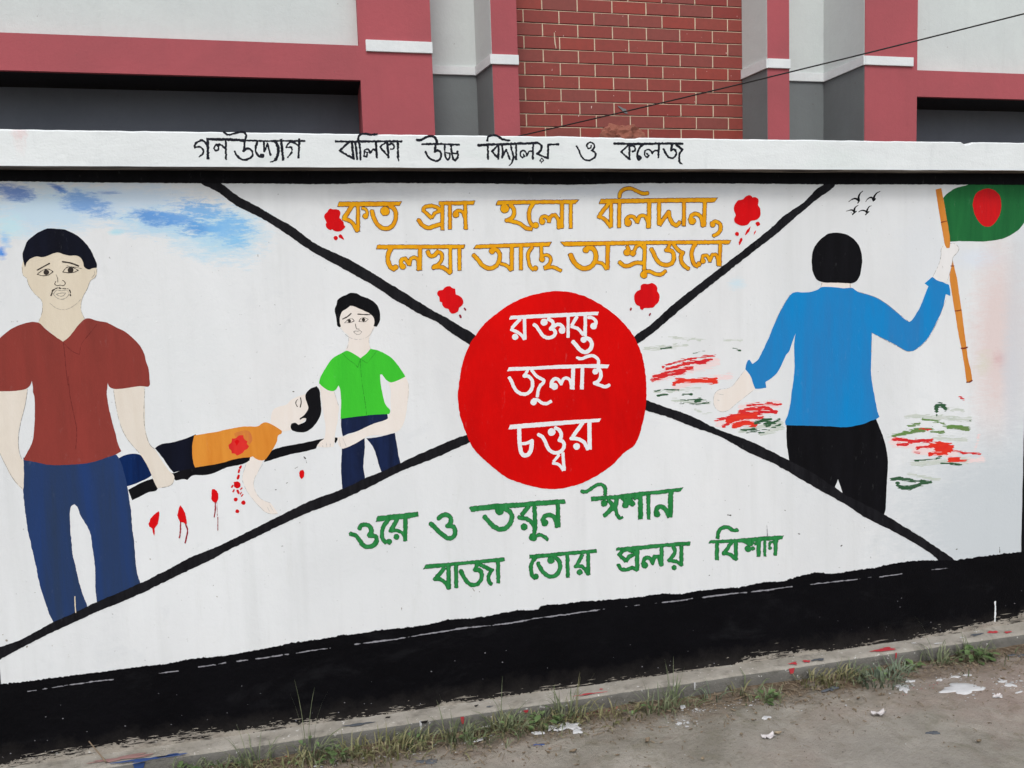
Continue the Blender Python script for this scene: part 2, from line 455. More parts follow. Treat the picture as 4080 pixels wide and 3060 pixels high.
MAT['spill_pink'] = flat('faded_pink_spill', rgb(176, 138, 134, .75), .8)
MAT['spill_blue'] = flat('spilt_blue_paint', rgb(60, 90, 150, .8), .6)
MAT['spill_grey'] = flat('spilt_blue_grey_paint', rgb(98, 104, 112, .75), .6)
MAT['paper'] = flat('scrap_paper', rgb(232, 228, 228, .8), .7)
MAT['twig'] = flat('dry_twig', rgb(150, 132, 110, .75), .8)
MAT['rubble'] = flat('broken_brick', rgb(136, 84, 70, 1.1), .9, 18)
MAT['cable'] = flat('black_cable', (.012, .012, .012, 1), .5)
MAT['pebble'] = flat('grey_pebble', rgb(130, 124, 116, .8), .85)

# ---------------------------------------------------------------- object helpers
C = sc.collection
def mesh_obj(name, verts, faces, mat, parent=None, smooth=False):
    me = bpy.data.meshes.new(name)
    me.from_pydata(verts, [], faces)
    me.update()
    if mat: me.materials.append(MAT[mat] if isinstance(mat, str) else mat)
    if smooth:
        for p in me.polygons: p.use_smooth = True
    o = bpy.data.objects.new(name, me)
    C.objects.link(o)
    if parent: o.parent = parent
    return o

def tag(o, label=None, cat=None, group=None, kind=None):
    if label: o['label'] = label
    if cat: o['category'] = cat
    if group: o['group'] = group
    if kind: o['kind'] = kind
    return o

def empty(name, loc, label=None, cat=None, group=None, parent=None):
    o = bpy.data.objects.new(name, None)
    o.empty_display_size = .1
    o.location = loc
    C.objects.link(o)
    if parent: o.parent = parent
    return tag(o, label, cat, group)

def box_mesh(x0, x1, y0, y1, z0, z1):
    v = [(x0,y0,z0),(x1,y0,z0),(x1,y1,z0),(x0,y1,z0),(x0,y0,z1),(x1,y0,z1),(x1,y1,z1),(x0,y1,z1)]
    f = [(0,3,2,1),(4,5,6,7),(0,1,5,4),(1,2,6,5),(2,3,7,6),(3,0,4,7)]
    return v, f

def box(name, x0, x1, y0, y1, z0, z1, mat, parent=None, bev=0):
    v, f = box_mesh(x0, x1, y0, y1, z0, z1)
    o = mesh_obj(name, v, f, mat, parent)
    if bev:
        bm = bmesh.new(); bm.from_mesh(o.data)
        bmesh.ops.bevel(bm, geom=bm.edges[:], offset=bev, segments=2, affect='EDGES')
        bm.to_mesh(o.data); bm.free()
    return o

def prism(name, poly, z0, z1, mat, parent=None):
    n = len(poly)
    v = [(x, y, z0) for x, y in poly] + [(x, y, z1) for x, y in poly]
    f = [(i, (i+1) % n, n+(i+1) % n, n+i) for i in range(n)]
    f += [tuple(range(n-1, -1, -1)), tuple(range(n, 2*n))]
    return mesh_obj(name, v, f, mat, parent)

# ---------------------------------------------------------------- outline helpers (measured on the photograph, laid on the wall)
def parse(s, tile):
    ox, oy, k = tile
    return [(ox+float(a)/k, oy+float(b)/k) for a, b in (p.split(',') for p in s.split())]

def smooth_path(pts, closed=False, step=5.0, corner=50):
    """Catmull-Rom through the points; sharp turns stay sharp"""
    n = len(pts)
    P = [Vector(p) for p in pts]
    if n < 3: 
        segs = range(n-1)
    def tangent(i):
        if closed or 0 < i < n-1:
            a, b, c = P[(i-1) % n], P[i], P[(i+1) % n]
            d1, d2 = (b-a), (c-b)
            if d1.length < 1e-6 or d2.length < 1e-6: return None
            if d1.angle(d2) > math.radians(corner): return None
            return (d1.normalized()+d2.normalized()).normalized()
        return None
    T = [tangent(i) for i in range(n)]
    out = []
    for i in range(n if closed else n-1):
        a, b = P[i], P[(i+1) % n]
        L = (b-a).length
        if L < 1e-6: continue
        ta = (T[i] if T[i] is not None else (b-a).normalized())*L
        tb = (T[(i+1) % n] if T[(i+1) % n] is not None else (b-a).normalized())*L
        m = max(1, int(L/step))
        for j in range(m):
            t = j/m
            out.append(a*(2*t**3-3*t**2+1)+ta*(t**3-2*t**2+t)+b*(-2*t**3+3*t**2)+tb*(t**3-t**2))
    if not closed: out.append(P[-1])
    return [(p.x, p.y) for p in out]

def jitter(pts, amp, freq=.05, seed=0):
    out = []
    for x, y in pts:
        out.append((x+amp*noise.noise((x*freq, y*freq, seed+.3))+amp*.5*noise.noise((x*freq*3, y*freq*3, seed+5)),
                    y+amp*noise.noise((x*freq, y*freq, seed+9.7))+amp*.5*noise.noise((x*freq*3, y*freq*3, seed+15))))
    return out

def flat_poly(name, loops, off, mat, parent, Y=WALL_Y):
    """painted area: closed px loops laid on the wall, `off` metres proud of it"""
    vs = []
    L3 = []
    for lp in loops:
        l = [on_wall(x, y, Y) for x, y in lp]
        L3.append([Vector((a, b, 0)) for a, b in l])
        vs += [(a, Y-off*OFFK, b) for a, b in l]
    tris = tessellate_polygon(L3)
    # front faces look towards -y
    f = []
    for a, b, c in tris:
        p, q, r = Vector(vs[a]), Vector(vs[b]), Vector(vs[c])
        nrm = (q-p).cross(r-p)
        if nrm.length < 1e-12: continue
        f.append((a, b, c) if nrm.y < 0 else (a, c, b))
    return mesh_obj(name, vs, f, mat, parent)

def area(name, s, tile, off, mat, parent, amp=1.6, smooth=True, corner=50, step=5, Y=WALL_Y, holes=()):
    pts = s if isinstance(s, list) else parse(s, tile)
    loops = []
    for q in [pts]+[h if isinstance(h, list) else parse(h, tile) for h in holes]:
        lp = smooth_path(q, True, step, corner if smooth else 1)
        loops.append(jitter(lp, amp, .06, off*1000))
    return flat_poly(name, loops, off, mat, parent, Y)

# --- signed-distance areas: unions of strokes, dots and polygons become one clean sheet
def vnoise(X, Y, cell, seed, ax=1.0, ay=1.0):
    rs = np.random.RandomState(seed)
    g = rs.rand(64, 64)
    u, v = X/(cell*ax), Y/(cell*ay)
    iu, iv = np.floor(u).astype(int), np.floor(v).astype(int)
    fu, fv = u-iu, v-iv
    fu = fu*fu*(3-2*fu); fv = fv*fv*(3-2*fv)
    a = g[iv % 64, iu % 64]; b = g[iv % 64, (iu+1) % 64]
    c = g[(iv+1) % 64, iu % 64]; d = g[(iv+1) % 64, (iu+1) % 64]
    return (a*(1-fu)+b*fu)*(1-fv)+(c*(1-fu)+d*fu)*fv

def sdf_region(prims, cell=1.0, rough=1.2, pad=6, seed=1, ns=(7, 1, 1)):
    xs, ys = [], []
    for p in prims:
        w = p['w'] if 'w' in p else 0
        for x, y in p['pts']:
            xs += [x-w, x+w]; ys += [y-w, y+w]
    x0, x1, y0, y1 = min(xs)-pad, max(xs)+pad, min(ys)-pad, max(ys)+pad
    nx, ny = int((x1-x0)/cell)+2, int((y1-y0)/cell)+2
    X, Y = np.meshgrid(x0+np.arange(nx)*cell, y0+np.arange(ny)*cell)
    D = np.full(X.shape, 1e3)
    for p in prims:
        pts = p['pts']
        if p['k'] == 'D':
            d = np.hypot(X-pts[0][0], Y-pts[0][1])-p['w']
            D = np.minimum(D, d)
        elif p['k'] == 'P':
            d = np.full(X.shape, 1e6); ins = np.zeros(X.shape, bool)
            n = len(pts)
            for i in range(n):
                ax, ay = pts[i]; bx, by = pts[(i+1) % n]
                ex, ey = bx-ax, by-ay
                L = ex*ex+ey*ey+1e-9
                t = np.clip(((X-ax)*ex+(Y-ay)*ey)/L, 0, 1)
                d = np.minimum(d, np.hypot(X-ax-t*ex, Y-ay-t*ey))
                c = ((ay > Y) != (by > Y)) & (X < (bx-ax)*(Y-ay)/((by-ay) if by != ay else 1e-9)+ax)
                ins ^= c
            D = np.minimum(D, np.where(ins, -d, d))
        else:
            r = p['w']/2
            n = len(pts)
            bx0 = min(q[0] for q in pts)-r-pad; bx1 = max(q[0] for q in pts)+r+pad
            by0 = min(q[1] for q in pts)-r-pad; by1 = max(q[1] for q in pts)+r+pad
            i0, i1 = max(0, int((bx0-x0)/cell)), min(nx, int((bx1-x0)/cell)+2)
            j0, j1 = max(0, int((by0-y0)/cell)), min(ny, int((by1-y0)/cell)+2)
            XX, YY = X[j0:j1, i0:i1], Y[j0:j1, i0:i1]
            DD = np.full(XX.shape, 1e3)
            tot = n-1
            for i in range(n-1):
                ax, ay = pts[i]; bx, by = pts[i+1]
                ex, ey = bx-ax, by-ay
                Ls = math.hypot(ex, ey)+1e-9
                tr = ((XX-ax)*ex+(YY-ay)*ey)/(Ls*Ls)
                t = np.clip(tr, 0, 1)
                rr = r
                if p.get('taper'):
                    u = (i+t)/max(1, tot)
                    rr = r*(1-p['taper']*u)
                d = np.hypot(XX-ax-t*ex, YY-ay-t*ey)-rr
                # butt-cut ends
                if p.get('butt', True):
                    if i == 0: d = np.maximum(d, -tr*Ls)
                    if i == n-2: d = np.maximum(d, (tr-1)*Ls)
                DD = np.minimum(DD, d)
            D[j0:j1, i0:i1] = np.minimum(D[j0:j1, i0:i1], DD)
    D = D+(vnoise(X, Y, ns[0], seed, ns[1], ns[2])-.5)*2*rough+(vnoise(X, Y, ns[0]*.4, seed+3, ns[1], ns[2])-.5)*rough
    return X, Y, D, cell

def contour(name, reg, iso, off, mat, parent, Y=WALL_Y):
    """marching squares of D<iso, full cells merged along rows"""
    Xg, Yg, D, cell = reg
    D = D-iso
    D = np.where(np.abs(D) < 1e-4, 1e-4, D)
    ins = D < 0
    ny, nx = D.shape
    vid = {}; verts = []; faces = []
    def add(x, y):
        key = (round(x, 3), round(y, 3))
        if key not in vid:
            a, b = on_wall(x, y, Y)
            vid[key] = len(verts)
            verts.append((a, Y-off*OFFK, b))
        return vid[key]
    xs, ys = Xg[0], Yg[:, 0]
    cnt = ins[:-1, :-1].astype(int)+ins[1:, :-1]+ins[:-1, 1:]+ins[1:, 1:]
    for j in range(ny-1):
        row = cnt[j]
        i = 0
        while i < nx-1:
            c = row[i]
            if c == 0: i += 1; continue
            if c == 4:
                k = i
                while k < nx-1 and row[k] == 4: k += 1
                faces.append((add(xs[i], ys[j]), add(xs[i], ys[j+1]), add(xs[k], ys[j+1]), add(xs[k], ys[j])))
                i = k; continue
            cs = [(i, j), (i, j+1), (i+1, j+1), (i+1, j)]
            poly = []
            for q in range(4):
                (a, b), (c2, d2) = cs[q], cs[(q+1) % 4]
                da, db = D[b, a], D[d2, c2]
                if da < 0: poly.append(add(xs[a], ys[b]))
                if (da < 0) != (db < 0):
                    t = da/(da-db)
                    poly.append(add(xs[a]+(xs[c2]-xs[a])*t, ys[b]+(ys[d2]-ys[b])*t))
            poly = [p for q, p in enumerate(poly) if p != poly[q-1]]
            if len(poly) >= 3: faces.append(tuple(poly))
            i += 1
    return mesh_obj(name, verts, faces, mat, parent)

def prims(txt, tile):
    """'S w pts' smooth stroke, 'L w pts' straight stroke, 'D r x,y' dot, 'P 0 pts' polygon, 'R' round-ended smooth stroke"""
    ox, oy, k = tile
    out = []
    for ln in txt.strip().split(';'):
        ln = ln.strip()
        if not ln: continue
        kind, w, rest = ln.split(None, 2)
        pts = parse(rest, tile)
        w = float(w)/k
        if kind == 'D': out.append(dict(k='D', w=w, pts=pts[:1]))
        elif kind == 'P': out.append(dict(k='P', pts=pts))
        elif kind == 'L': out.append(dict(k='S', w=w, pts=pts, butt=True))
        elif kind == 'R': out.append(dict(k='S', w=w, pts=smooth_path(pts, False, 4, 70), butt=False))
        elif kind == 'T': out.append(dict(k='S', w=w, pts=smooth_path(pts, False, 4, 70), butt=False, taper=.75))
        else: out.append(dict(k='S', w=w, pts=smooth_path(pts, False, 4, 70), butt=True))
    return out
# ================================================================ GROUND
def axis(lo, hi, dense_lo, dense_hi, st):
    a = list(np.arange(dense_lo, dense_hi+1e-6, st))
    left = [dense_lo-d for d in (.1, .3, .8, 2, 6, 20, 60, 200)]
    rightv = [dense_hi+d for d in (.1, .3, .8, 2, 6, 20, 60, 200)]
    return [v for v in reversed(left)]+a+rightv
gx = axis(-200, 200, -1.6, 3.6, .025)
gy = axis(-200, 200, 1.7, 2.97, .02)
gv, gf = [], []
for yy in gy:
    for xx in gx:
        z = 0
        if -2.2 < xx < 4.2 and 1.3 < yy < 3.2:
            z = .006*noise.noise((xx*2.2, yy*2.2, 0))+.003*noise.noise((xx*9, yy*9, 3))+.0016*noise.noise((xx*30, yy*30, 8))
            m = max(0, 1-(2.975-yy)/.22)
            z += m*(-.010+.012*noise.noise((xx*5, yy*5, 6)))
            if xx > 2.1: z += min(1, (xx-2.1)/.9)*.006*max(0, 1-(2.975-yy)/.6)
        gv.append((xx, yy, z))
nx_ = len(gx)
for j in range(len(gy)-1):
    for i in range(nx_-1):
        a = j*nx_+i
        gf.append((a, a+1, a+nx_+1, a+nx_))
ground = mesh_obj('ground', gv, gf, 'ground', None, True)
tag(ground, kind='structure')
def ground_z(x, y):
    z = .006*noise.noise((x*2.2, y*2.2, 0))+.003*noise.noise((x*9, y*9, 3))
    m = max(0, 1-(2.975-y)/.22)
    z += m*(-.010+.012*noise.noise((x*5, y*5, 6)))
    if x > 2.1: z += min(1, (x-2.1)/.9)*.006*max(0, 1-(2.975-y)/.6)
    return z

# ================================================================ BOUNDARY WALL
WX0, WX1 = -2.6, 5.2
COPE_B, COPE_T = 2.0726, 2.187
wall = empty('boundary_wall', (0, WALL_Y, 0), 'white plastered boundary wall with painted mural, black base and lettered coping', 'wall')
def wpart(o, label=None):
    mw = o.matrix_world.copy()
    o.parent = wall
    o.matrix_parent_inverse = Matrix.Translation((0, -WALL_Y, 0))
    if label: o['label'] = label
    return o
box_core = wpart(box('wall_body', WX0, WX1, WALL_Y, WALL_Y+.125, -.02, COPE_B, 'cement'), 'bare cement body of the wall showing below the black band')

# coping: a long slab with a slightly worn top edge
cv, cf = [], []
N = 420
for i in range(N+1):
    x = WX0+(WX1-WX0)*i/N
    e = .0022*noise.noise((x*6, 0, 1))+.0014*noise.noise((x*24, 0, 4))
    b = .0012*noise.noise((x*9, 0, 11))
    f_ = 0
    ch = 0
    x1_, _ = on_wall(3855, 565, COPE_Y)
    if abs(x-x1_) < .012: ch = .010
    x2_, _ = on_wall(2505, 545, COPE_Y)
    if abs(x-x2_) < .028: ch = .004
    sec = [(COPE_Y+f_, COPE_B+b), (COPE_Y+f_, COPE_T-.005+e-ch), (COPE_Y+.005+f_, COPE_T+e-ch), (WALL_Y+.17, COPE_T+.004), (WALL_Y+.17, COPE_B), ]
    cv += [(x, y, z) for y, z in sec]
for i in range(N):
    for k in range(5):
        a, b2 = i*5+k, i*5+(k+1) % 5
        cf.append((a, b2, b2+5, a+5))
cf += [(0, 1, 2, 3, 4), tuple(N*5+k for k in (4, 3, 2, 1, 0))]
cope = wpart(mesh_obj('coping', cv, [f[::-1] for f in cf], 'coping'))

FULL = (0, 0, 1.0)
T0 = (0, 0, 1.58)
TB = (1340, 0, 1.58)
TC = (2680, 0, 1.58)
B0 = (0, 2010, 1.58)
B1 = (1340, 2010, 1.58)
B2 = (2680, 2010, 1.58)
T1 = (0, 860, 2.212); T2 = (0, 1500, 2.212); T3 = (0, 1900, 2.212)
T4 = (900, 1100, 2.212); T5 = (900, 1500, 2.212); T6 = (1750, 1050, 2.212)
T7 = (1750, 1650, 2.212); T8 = (2500, 1250, 2.212); T9 = (3080, 700, 2.212); T10 = (3080, 1400, 2.212)
def J(*segs):
    out = []
    for s, t in segs: out += parse(s, t)
    return out
def A(parent, name, s, off, mat, tile=FULL, label=None, **kw):
    o = area(name, s, tile, off, mat, None, **kw)
    return fix(o, parent, label)
def fix(o, parent, label=None):
    o.parent = parent
    p = Vector((0, 0, 0))
    q = parent
    while q: p += q.location if q.type == 'EMPTY' and q != parent else Vector((0, 0, 0)); q = q.parent
    # all parents sit untransformed except the wall empty itself
    o.matrix_parent_inverse = Matrix.Translation((0, -WALL_Y, 0)) if parent == wall else Matrix.Identity(4)
    if label: o['label'] = label
    return o
def K(parent, name, txt, tile, off, mat, iso=0, cell=1.0, rough=1.2, seed=1, label=None, Y=WALL_Y, ns=(7, 1, 1)):
    pr = txt if isinstance(txt, list) else prims(txt, tile)
    reg = sdf_region(pr, cell, rough, 6, seed, ns)
    return fix(contour(name, reg, iso, off, mat, None, Y), parent, label)

# white painted field and black bands -------------------------------------------------
top_edge = parse('-900,730 -300,724 0,720 300,724 650,727 1000,729 1340,731 1480,727 1700,728 1900,729 2050,731 2260,734 2500,729 2680,728 3000,730 3300,733 3600,733 4080,735 4500,737 5000,740', FULL)
base_edge = J(('-900,2840 -300,2762', FULL), ('0,1130 200,1108 440,1078 700,1045 860,1022 1040,1003 1180,975 1290,962 1420,950 1560,925 1700,900 1850,868 2000,850 2120,828', B0),
              ('0,824 140,812 260,792 340,784 480,768 600,750 700,725 850,715 950,702 1040,683 1150,665 1270,655 1290,638 1400,628 1530,612 1640,605 1800,590 1950,575 2100,560', B1),
              ('0,565 160,543 300,530 420,520 560,490 700,480 780,455 900,430 1000,435 1130,418 1280,395 1440,362 1560,352 1700,350 1790,348 1950,325 2060,312 2190,298', B2), ('4400,2155 5000,2085', FULL))
foot_edge = J(('-900,3150 -300,3095', FULL), ('0,1640 120,1610 250,1595 400,1560 500,1545 640,1515 780,1500 900,1480 1100,1462 1300,1440 1500,1420 1700,1400 1900,1375 2100,1355', B0),
              ('0,1368 130,1345 250,1330 400,1300 560,1290 700,1240 850,1235 1000,1215 1200,1185 1320,1170 1500,1160 1650,1135 1800,1110 1950,1085 2100,1070', B1),
              ('0,1060 150,1045 300,1030 400,1000 560,950 700,935 900,915 1060,925 1200,895 1400,870 1560,835 1650,812 1760,795 1850,765 1960,745 2060,735 2150,715 2212,680', B2), ('4400,2395 5000,2310', FULL))
def clampX(pts):
    return pts
def ext(pts, amp, step, seed):
    return jitter(smooth_path(pts, False, step, 60), amp, .09, seed)
te = ext(top_edge, 1.6, 6, 1)
be = jitter(ext(base_edge, 3.4, 3, 2), 2.2, .33, 8)
fe = jitter(ext(foot_edge, 8.0, 3, 3), 4.0, .3, 8)
be_low = [(x, y+18) for x, y in base_edge]
panel = fix(flat_poly('painted_panel', [te+[(x, y) for x, y in reversed(be_low)]], .001, 'panel', None), wall, 'white painted field of the mural')
tb_top = [(x, 694+(x/4080)*6) for x in range(-900, 5001, 200)]
def z_line(z, off, n=60):
    return None
# black band under the coping: straight top at the underside of the slab
vs, fs = [], []
for i, (x, y) in enumerate(te):
    a, b = on_wall(x, y)
    vs += [(a, WALL_Y-.009*OFFK, b-.002), (a, WALL_Y-.009*OFFK, COPE_B-.0005), (a, WALL_Y+.02, COPE_B-.0005)]
for i in range(len(te)-1):
    a = i*3
    fs += [(a, a+3, a+4, a+1)]
fix(mesh_obj('top_band', vs, fs, 'black'), wall, 'black band painted under the coping')
base = fix(flat_poly('base_band', [be+list(reversed(fe))], .0085, 'base_black', None), wall, 'broad black band painted along the wall foot')
# bare line scratched along the black base, in broken pieces
for n_, (s, tile) in enumerate([('175,1175 240,1166 330,1152 420,1137 520,1124 620,1110 715,1100', B0), ('1000,1062 1060,1054 1125,1046', B0), ('1250,1022 1330,1012 1420,996', B0),
        ('1490,986 1560,978', B0), ('1612,972 1700,958 1815,942', B0), ('1865,935 1960,918 2080,903', B0),
        ('115,880 250,862 380,846 520,822 640,804 800,778 1000,758', B1), ('1000,757 1150,736 1280,712 1400,698 1560,676 1700,655', B1), ('1820,642 1905,632', B1), ('2000,622 2212,598', B1),
        ('0,606 125,592', B2), ('185,584 360,562 560,542 750,516', B2), ('860,503 1000,488 1140,472 1250,456', B2), ('1300,456 1440,436', B2), ('1630,410 1770,396', B2)]):
    K(wall, 'bare_line', [dict(k='S', w=(4.2 if n_ in (7, 6, 11) else 3.0), pts=smooth_path(parse(s, tile), False, 6, 60), butt=False)], FULL, .0095, 'grey_line', 0, 1.0, 2.0, 40+n_, ns=(6, 3, 1), label='pale bare line left in the black base')
for n_, (s, tile, w) in enumerate([('2028,610 2030,680 2027,735', B2, 9), ('560,1490 610,1555 655,1610', B0, 0)]):
    if w: K(wall, 'paint_run', 'R %d %s' % (w, s), tile, .0098, 'letter_white', label='white paint run on the black base')
# little bare flecks in the black base
fl = []
rr = random.Random(4)
for i in range(70):
    u = rr.random()*4080
    yb = 2740-.131*u
    yy = yb+60+rr.random()**.6*230
    fl.append(dict(k='D', w=rr.uniform(.8, 2.4), pts=[(u, yy)]))
vs, fs = [], []
for p in fl:
    x, y = p['pts'][0]
    a, b = on_wall(x, y); r = p['w']/1080
    k0 = len(vs)
    for q in range(6):
        vs.append((a+r*1.5*math.cos(q*1.047)*rr.uniform(.6, 1.2), WALL_Y-.0093*OFFK, b+r*math.sin(q*1.047)*rr.uniform(.6, 1.2)))
    fs.append(tuple(range(k0, k0+6)))
tag(fix(mesh_obj('bare_flecks', vs, fs, 'grey_line'), wall), kind='stuff')
# dry-brush breaks where the black paint thins out over the cement at the foot
vs, fs = [], []
for i in range(2600):
    x = rr.uniform(-40, 4120)
    yb = np.interp(x, [p[0] for p in fe], [p[1] for p in fe])
    dy = rr.gauss(4, 12)
    L = rr.uniform(4, 14) if rr.random() < .6 else rr.uniform(16, 60); t_ = rr.uniform(.6, 1.8)
    if noise.noise((x*.006, 0, 5))+.5*noise.noise((x*.03, 0, 8)) < rr.uniform(-.25, .25): continue
    a, b = on_wall(x, yb+dy); a2, b2 = on_wall(x+L, yb+dy-.135*L+rr.uniform(-2, 2))
    th = t_/1080
    k0 = len(vs)
    black = dy > 6
    off = .0094+rr.random()*.0004
    off *= OFFK
    vs += [(a, WALL_Y-off, b), ((a+a2)/2, WALL_Y-off, (b+b2)/2-th), (a2, WALL_Y-off, b2), ((a+a2)/2, WALL_Y-off, (b+b2)/2+th)]
    fs.append(((k0, k0+1, k0+2, k0+3), black))
for blk, nm, mt in ((True, 'black_brush_marks', 'base_black'), (False, 'bare_brush_marks', 'cement')):
    tag(fix(mesh_obj(nm, vs, [f for f, b_ in fs if b_ == blk], mt), wall), kind='stuff')
# vertical black borders at both ends of the panel
def vband(name, pxa, pya, width, side, label):
    x0, _ = on_wall(pxa, pya)
    x1 = x0+width*side
    zt = on_wall(pxa, 735 if side > 0 else 722)[1]-.003
    zb = on_wall(pxa, pya)[1]
    vs = []
    fs = []
    n = 90
    for i in range(n+1):
        z = zb+(zt-zb)*i/n
        e = .0018*noise.noise((z*14, 3, side))
        vs += [(x0+e, WALL_Y-.0072*OFFK, z), (x1, WALL_Y-.0072*OFFK, z)]
    for i in range(n):
        q = (i*2, i*2+1, i*2+3, i*2+2)
        fs.append(q if side > 0 else q[::-1])
    return fix(mesh_obj(name, vs, fs, 'black'), wall, label)
vband('border_band', 4068, 2200, .16, 1, 'black vertical border at the right end of the mural')
vband('border_band', 4, 2726, .16, -1, 'black vertical border at the left end of the mural')

# dividing stripes ------------------------------------------------------------------
S_OFF = .0062
A(wall, 'divider_stripe', J(('1255,1132 1385,1132 1385,1148 1500,1235 1620,1300 1740,1370 1860,1440 1980,1530 2212,1640', T0), ('1440,65 1560,135 1680,215 1820,300 1960,375 2080,450 2195,520 2212,560 2150,605 2000,510 1850,400 1700,330 1600,270 1480,205 1360,120 1150,0', T4), ('2100,1659 1960,1580 1800,1470 1640,1370 1480,1290 1380,1215 1255,1150', T0)), S_OFF, 'stripe', amp=2.2, label='black diagonal stripe from the upper left to the red disc')
A(wall, 'divider_stripe', J(('1025,1145 1022,1162 900,1260 800,1345 640,1482 500,1590 430,1645', TC), ('2212,335 2050,470 1890,605 1745,712 1690,690 1710,650 1850,550 2000,415 2120,310 2212,240', T6), ('335,1659 540,1500 620,1435 700,1360 840,1260 900,1195 950,1162 950,1145', TC)), S_OFF+.0001, 'stripe', amp=2.2, label='black diagonal stripe from the upper right to the red disc')
A(wall, 'divider_stripe', J(('-40,1517 0,1500 170,1440 450,1290 670,1190 860,1100 1000,1040 1240,935 1450,830 1700,700 1900,620 2212,470', T3), ('480,1225 760,1090 1020,995 1230,895 1370,840 1530,765 1830,630 2120,515 2200,500 2200,560 2150,580 1850,715 1530,840 1270,970 1000,1095 700,1210 400,1350 200,1445 0,1540', T5), ('1900,710 1690,810 1440,930 1300,1000 1100,1090 850,1190 700,1260 500,1350 200,1500 0,1610 -40,1632', T3)), S_OFF+.0002, 'stripe', amp=2.2, label='black diagonal stripe from the lower left to the red disc')
A(wall, 'divider_stripe', J(('100,740 165,760 300,810 560,900 800,1020 1050,1110 1280,1220 1440,1300', T8), ('150,965 350,1072 480,1158 552,1205 605,1244 700,1295 850,1370 970,1430 1100,1510 1340,1659', T10), ('1450,125 1600,230 1780,355 1820,400 1700,400 1670,350 1500,230 1310,130 1210,80 1090,0', B2), ('480,1260 200,1100 0,985', T10), ('1080,1230 830,1090 560,990 350,910 150,845 100,820', T8)), S_OFF+.0003, 'stripe', amp=2.2, label='black diagonal stripe from the red disc to the lower right')

# red disc with white writing ---------------------------------------------------------
disc = A(wall, 'red_disc', J(('1040,243 1200,262 1350,320 1480,400 1600,500 1700,620 1770,760 1810,920 1825,1100 1815,1290 1780,1450 1720,1600', T6), ('1640,330 1520,450 1340,570 1170,635 980,660 800,630 600,560 430,430 300,300 230,150 180,0', T7), ('170,1250 163,1150 175,1050 200,900 260,730 330,620 400,530 520,430 640,350 800,283', T6)), .0075, 'red', amp=1.5, label='large red painted disc in the middle of the mural')
N1 = (2000, 1220, 4.8087); N2 = (2000, 1400, 4.8087); N3 = (2000, 1640, 4.8087)
K(disc, 'lettering', '''P 0 165,185 700,155 1200,130 1855,103 1830,170 1300,200 800,225 135,255; L 64 350,240 185,420; S 60 165,440 280,490 380,560 430,640; L 64 428,225 438,640; D 60 252,588;
D 68 805,305; S 66 870,245 960,290 980,360 925,430; S 66 905,430 990,450 1020,520 960,590 870,605 780,560 720,480 650,380 600,350; S 66 990,395 1060,348 1140,370 1185,450; D 64 1148,465; L 60 1266,190 1265,605;
L 64 1440,190 1330,375; S 62 1320,385 1450,430 1560,550; L 66 1597,170 1590,575; S 62 1640,215 1740,230 1800,300 1785,370; D 64 1755,380; D 58 1565,640; S 76 1590,605 1680,640 1720,720 1690,820 1600,880 1500,840 1420,750 1350,670''', N1, .0095, 'letter_white', seed=3, rough=.7, label='white painted word at the top of the red disc')
K(disc, 'lettering', '''R 50 1440,125 1530,135 1640,92 1740,82 1820,130 1850,190 1840,260; S 60 1465,138 1530,140 1640,95 1740,85 1820,130 1850,190 1840,260; P 0 130,305 600,290 1180,255 1800,245 2055,255 2020,325 1570,315 1320,325 1000,335 500,358 95,380; L 58 500,340 415,495; S 66 405,465 510,480 575,560 580,680 520,780 430,820 320,790 230,690 190,590 135,490; S 60 560,350 660,470 800,550; S 62 800,540 795,590 730,660 690,760 675,875; D 62 605,970; S 62 590,925 680,930 760,985 850,1000 950,950;
D 66 1005,670; S 66 945,690 950,590 1000,530 1060,530 1130,620; L 52 1135,570 1135,650; S 58 1130,620 1190,520 1270,520 1320,620 1330,720; L 74 1362,300 1352,728; L 72 1542,300 1527,728; D 57 1785,385; S 66 1830,310 1890,400 1885,500 1830,580 1750,610; S 64 1750,605 1880,650 1980,675 2065,640''', N2, .0095, 'letter_white', seed=5, rough=.7, label='white painted word in the middle of the red disc')
K(disc, 'lettering', '''P 0 155,250 650,210 1200,170 1900,130 1860,195 1500,225 1050,265 700,295 370,320 120,340; S 78 328,300 332,500 350,700 380,800 430,840 500,820 550,740 575,545; S 60 340,610 450,608 585,555; D 74 950,390; S 68 1010,300 1110,370 1135,450 1105,545; S 68 1080,540 1170,580 1187,660 1140,750 1050,790 940,760 870,680 830,580 770,480 685,435;
L 54 1100,820 985,960; S 54 965,985 1080,1010 1175,1125; L 60 1163,780 1192,1132; L 72 1545,210 1345,490; S 72 1308,512 1440,520 1560,580 1650,725; L 80 1672,170 1678,725; D 64 1428,665''', N3, .0095, 'letter_white', seed=7, rough=.7, label='white painted word at the bottom of the red disc')

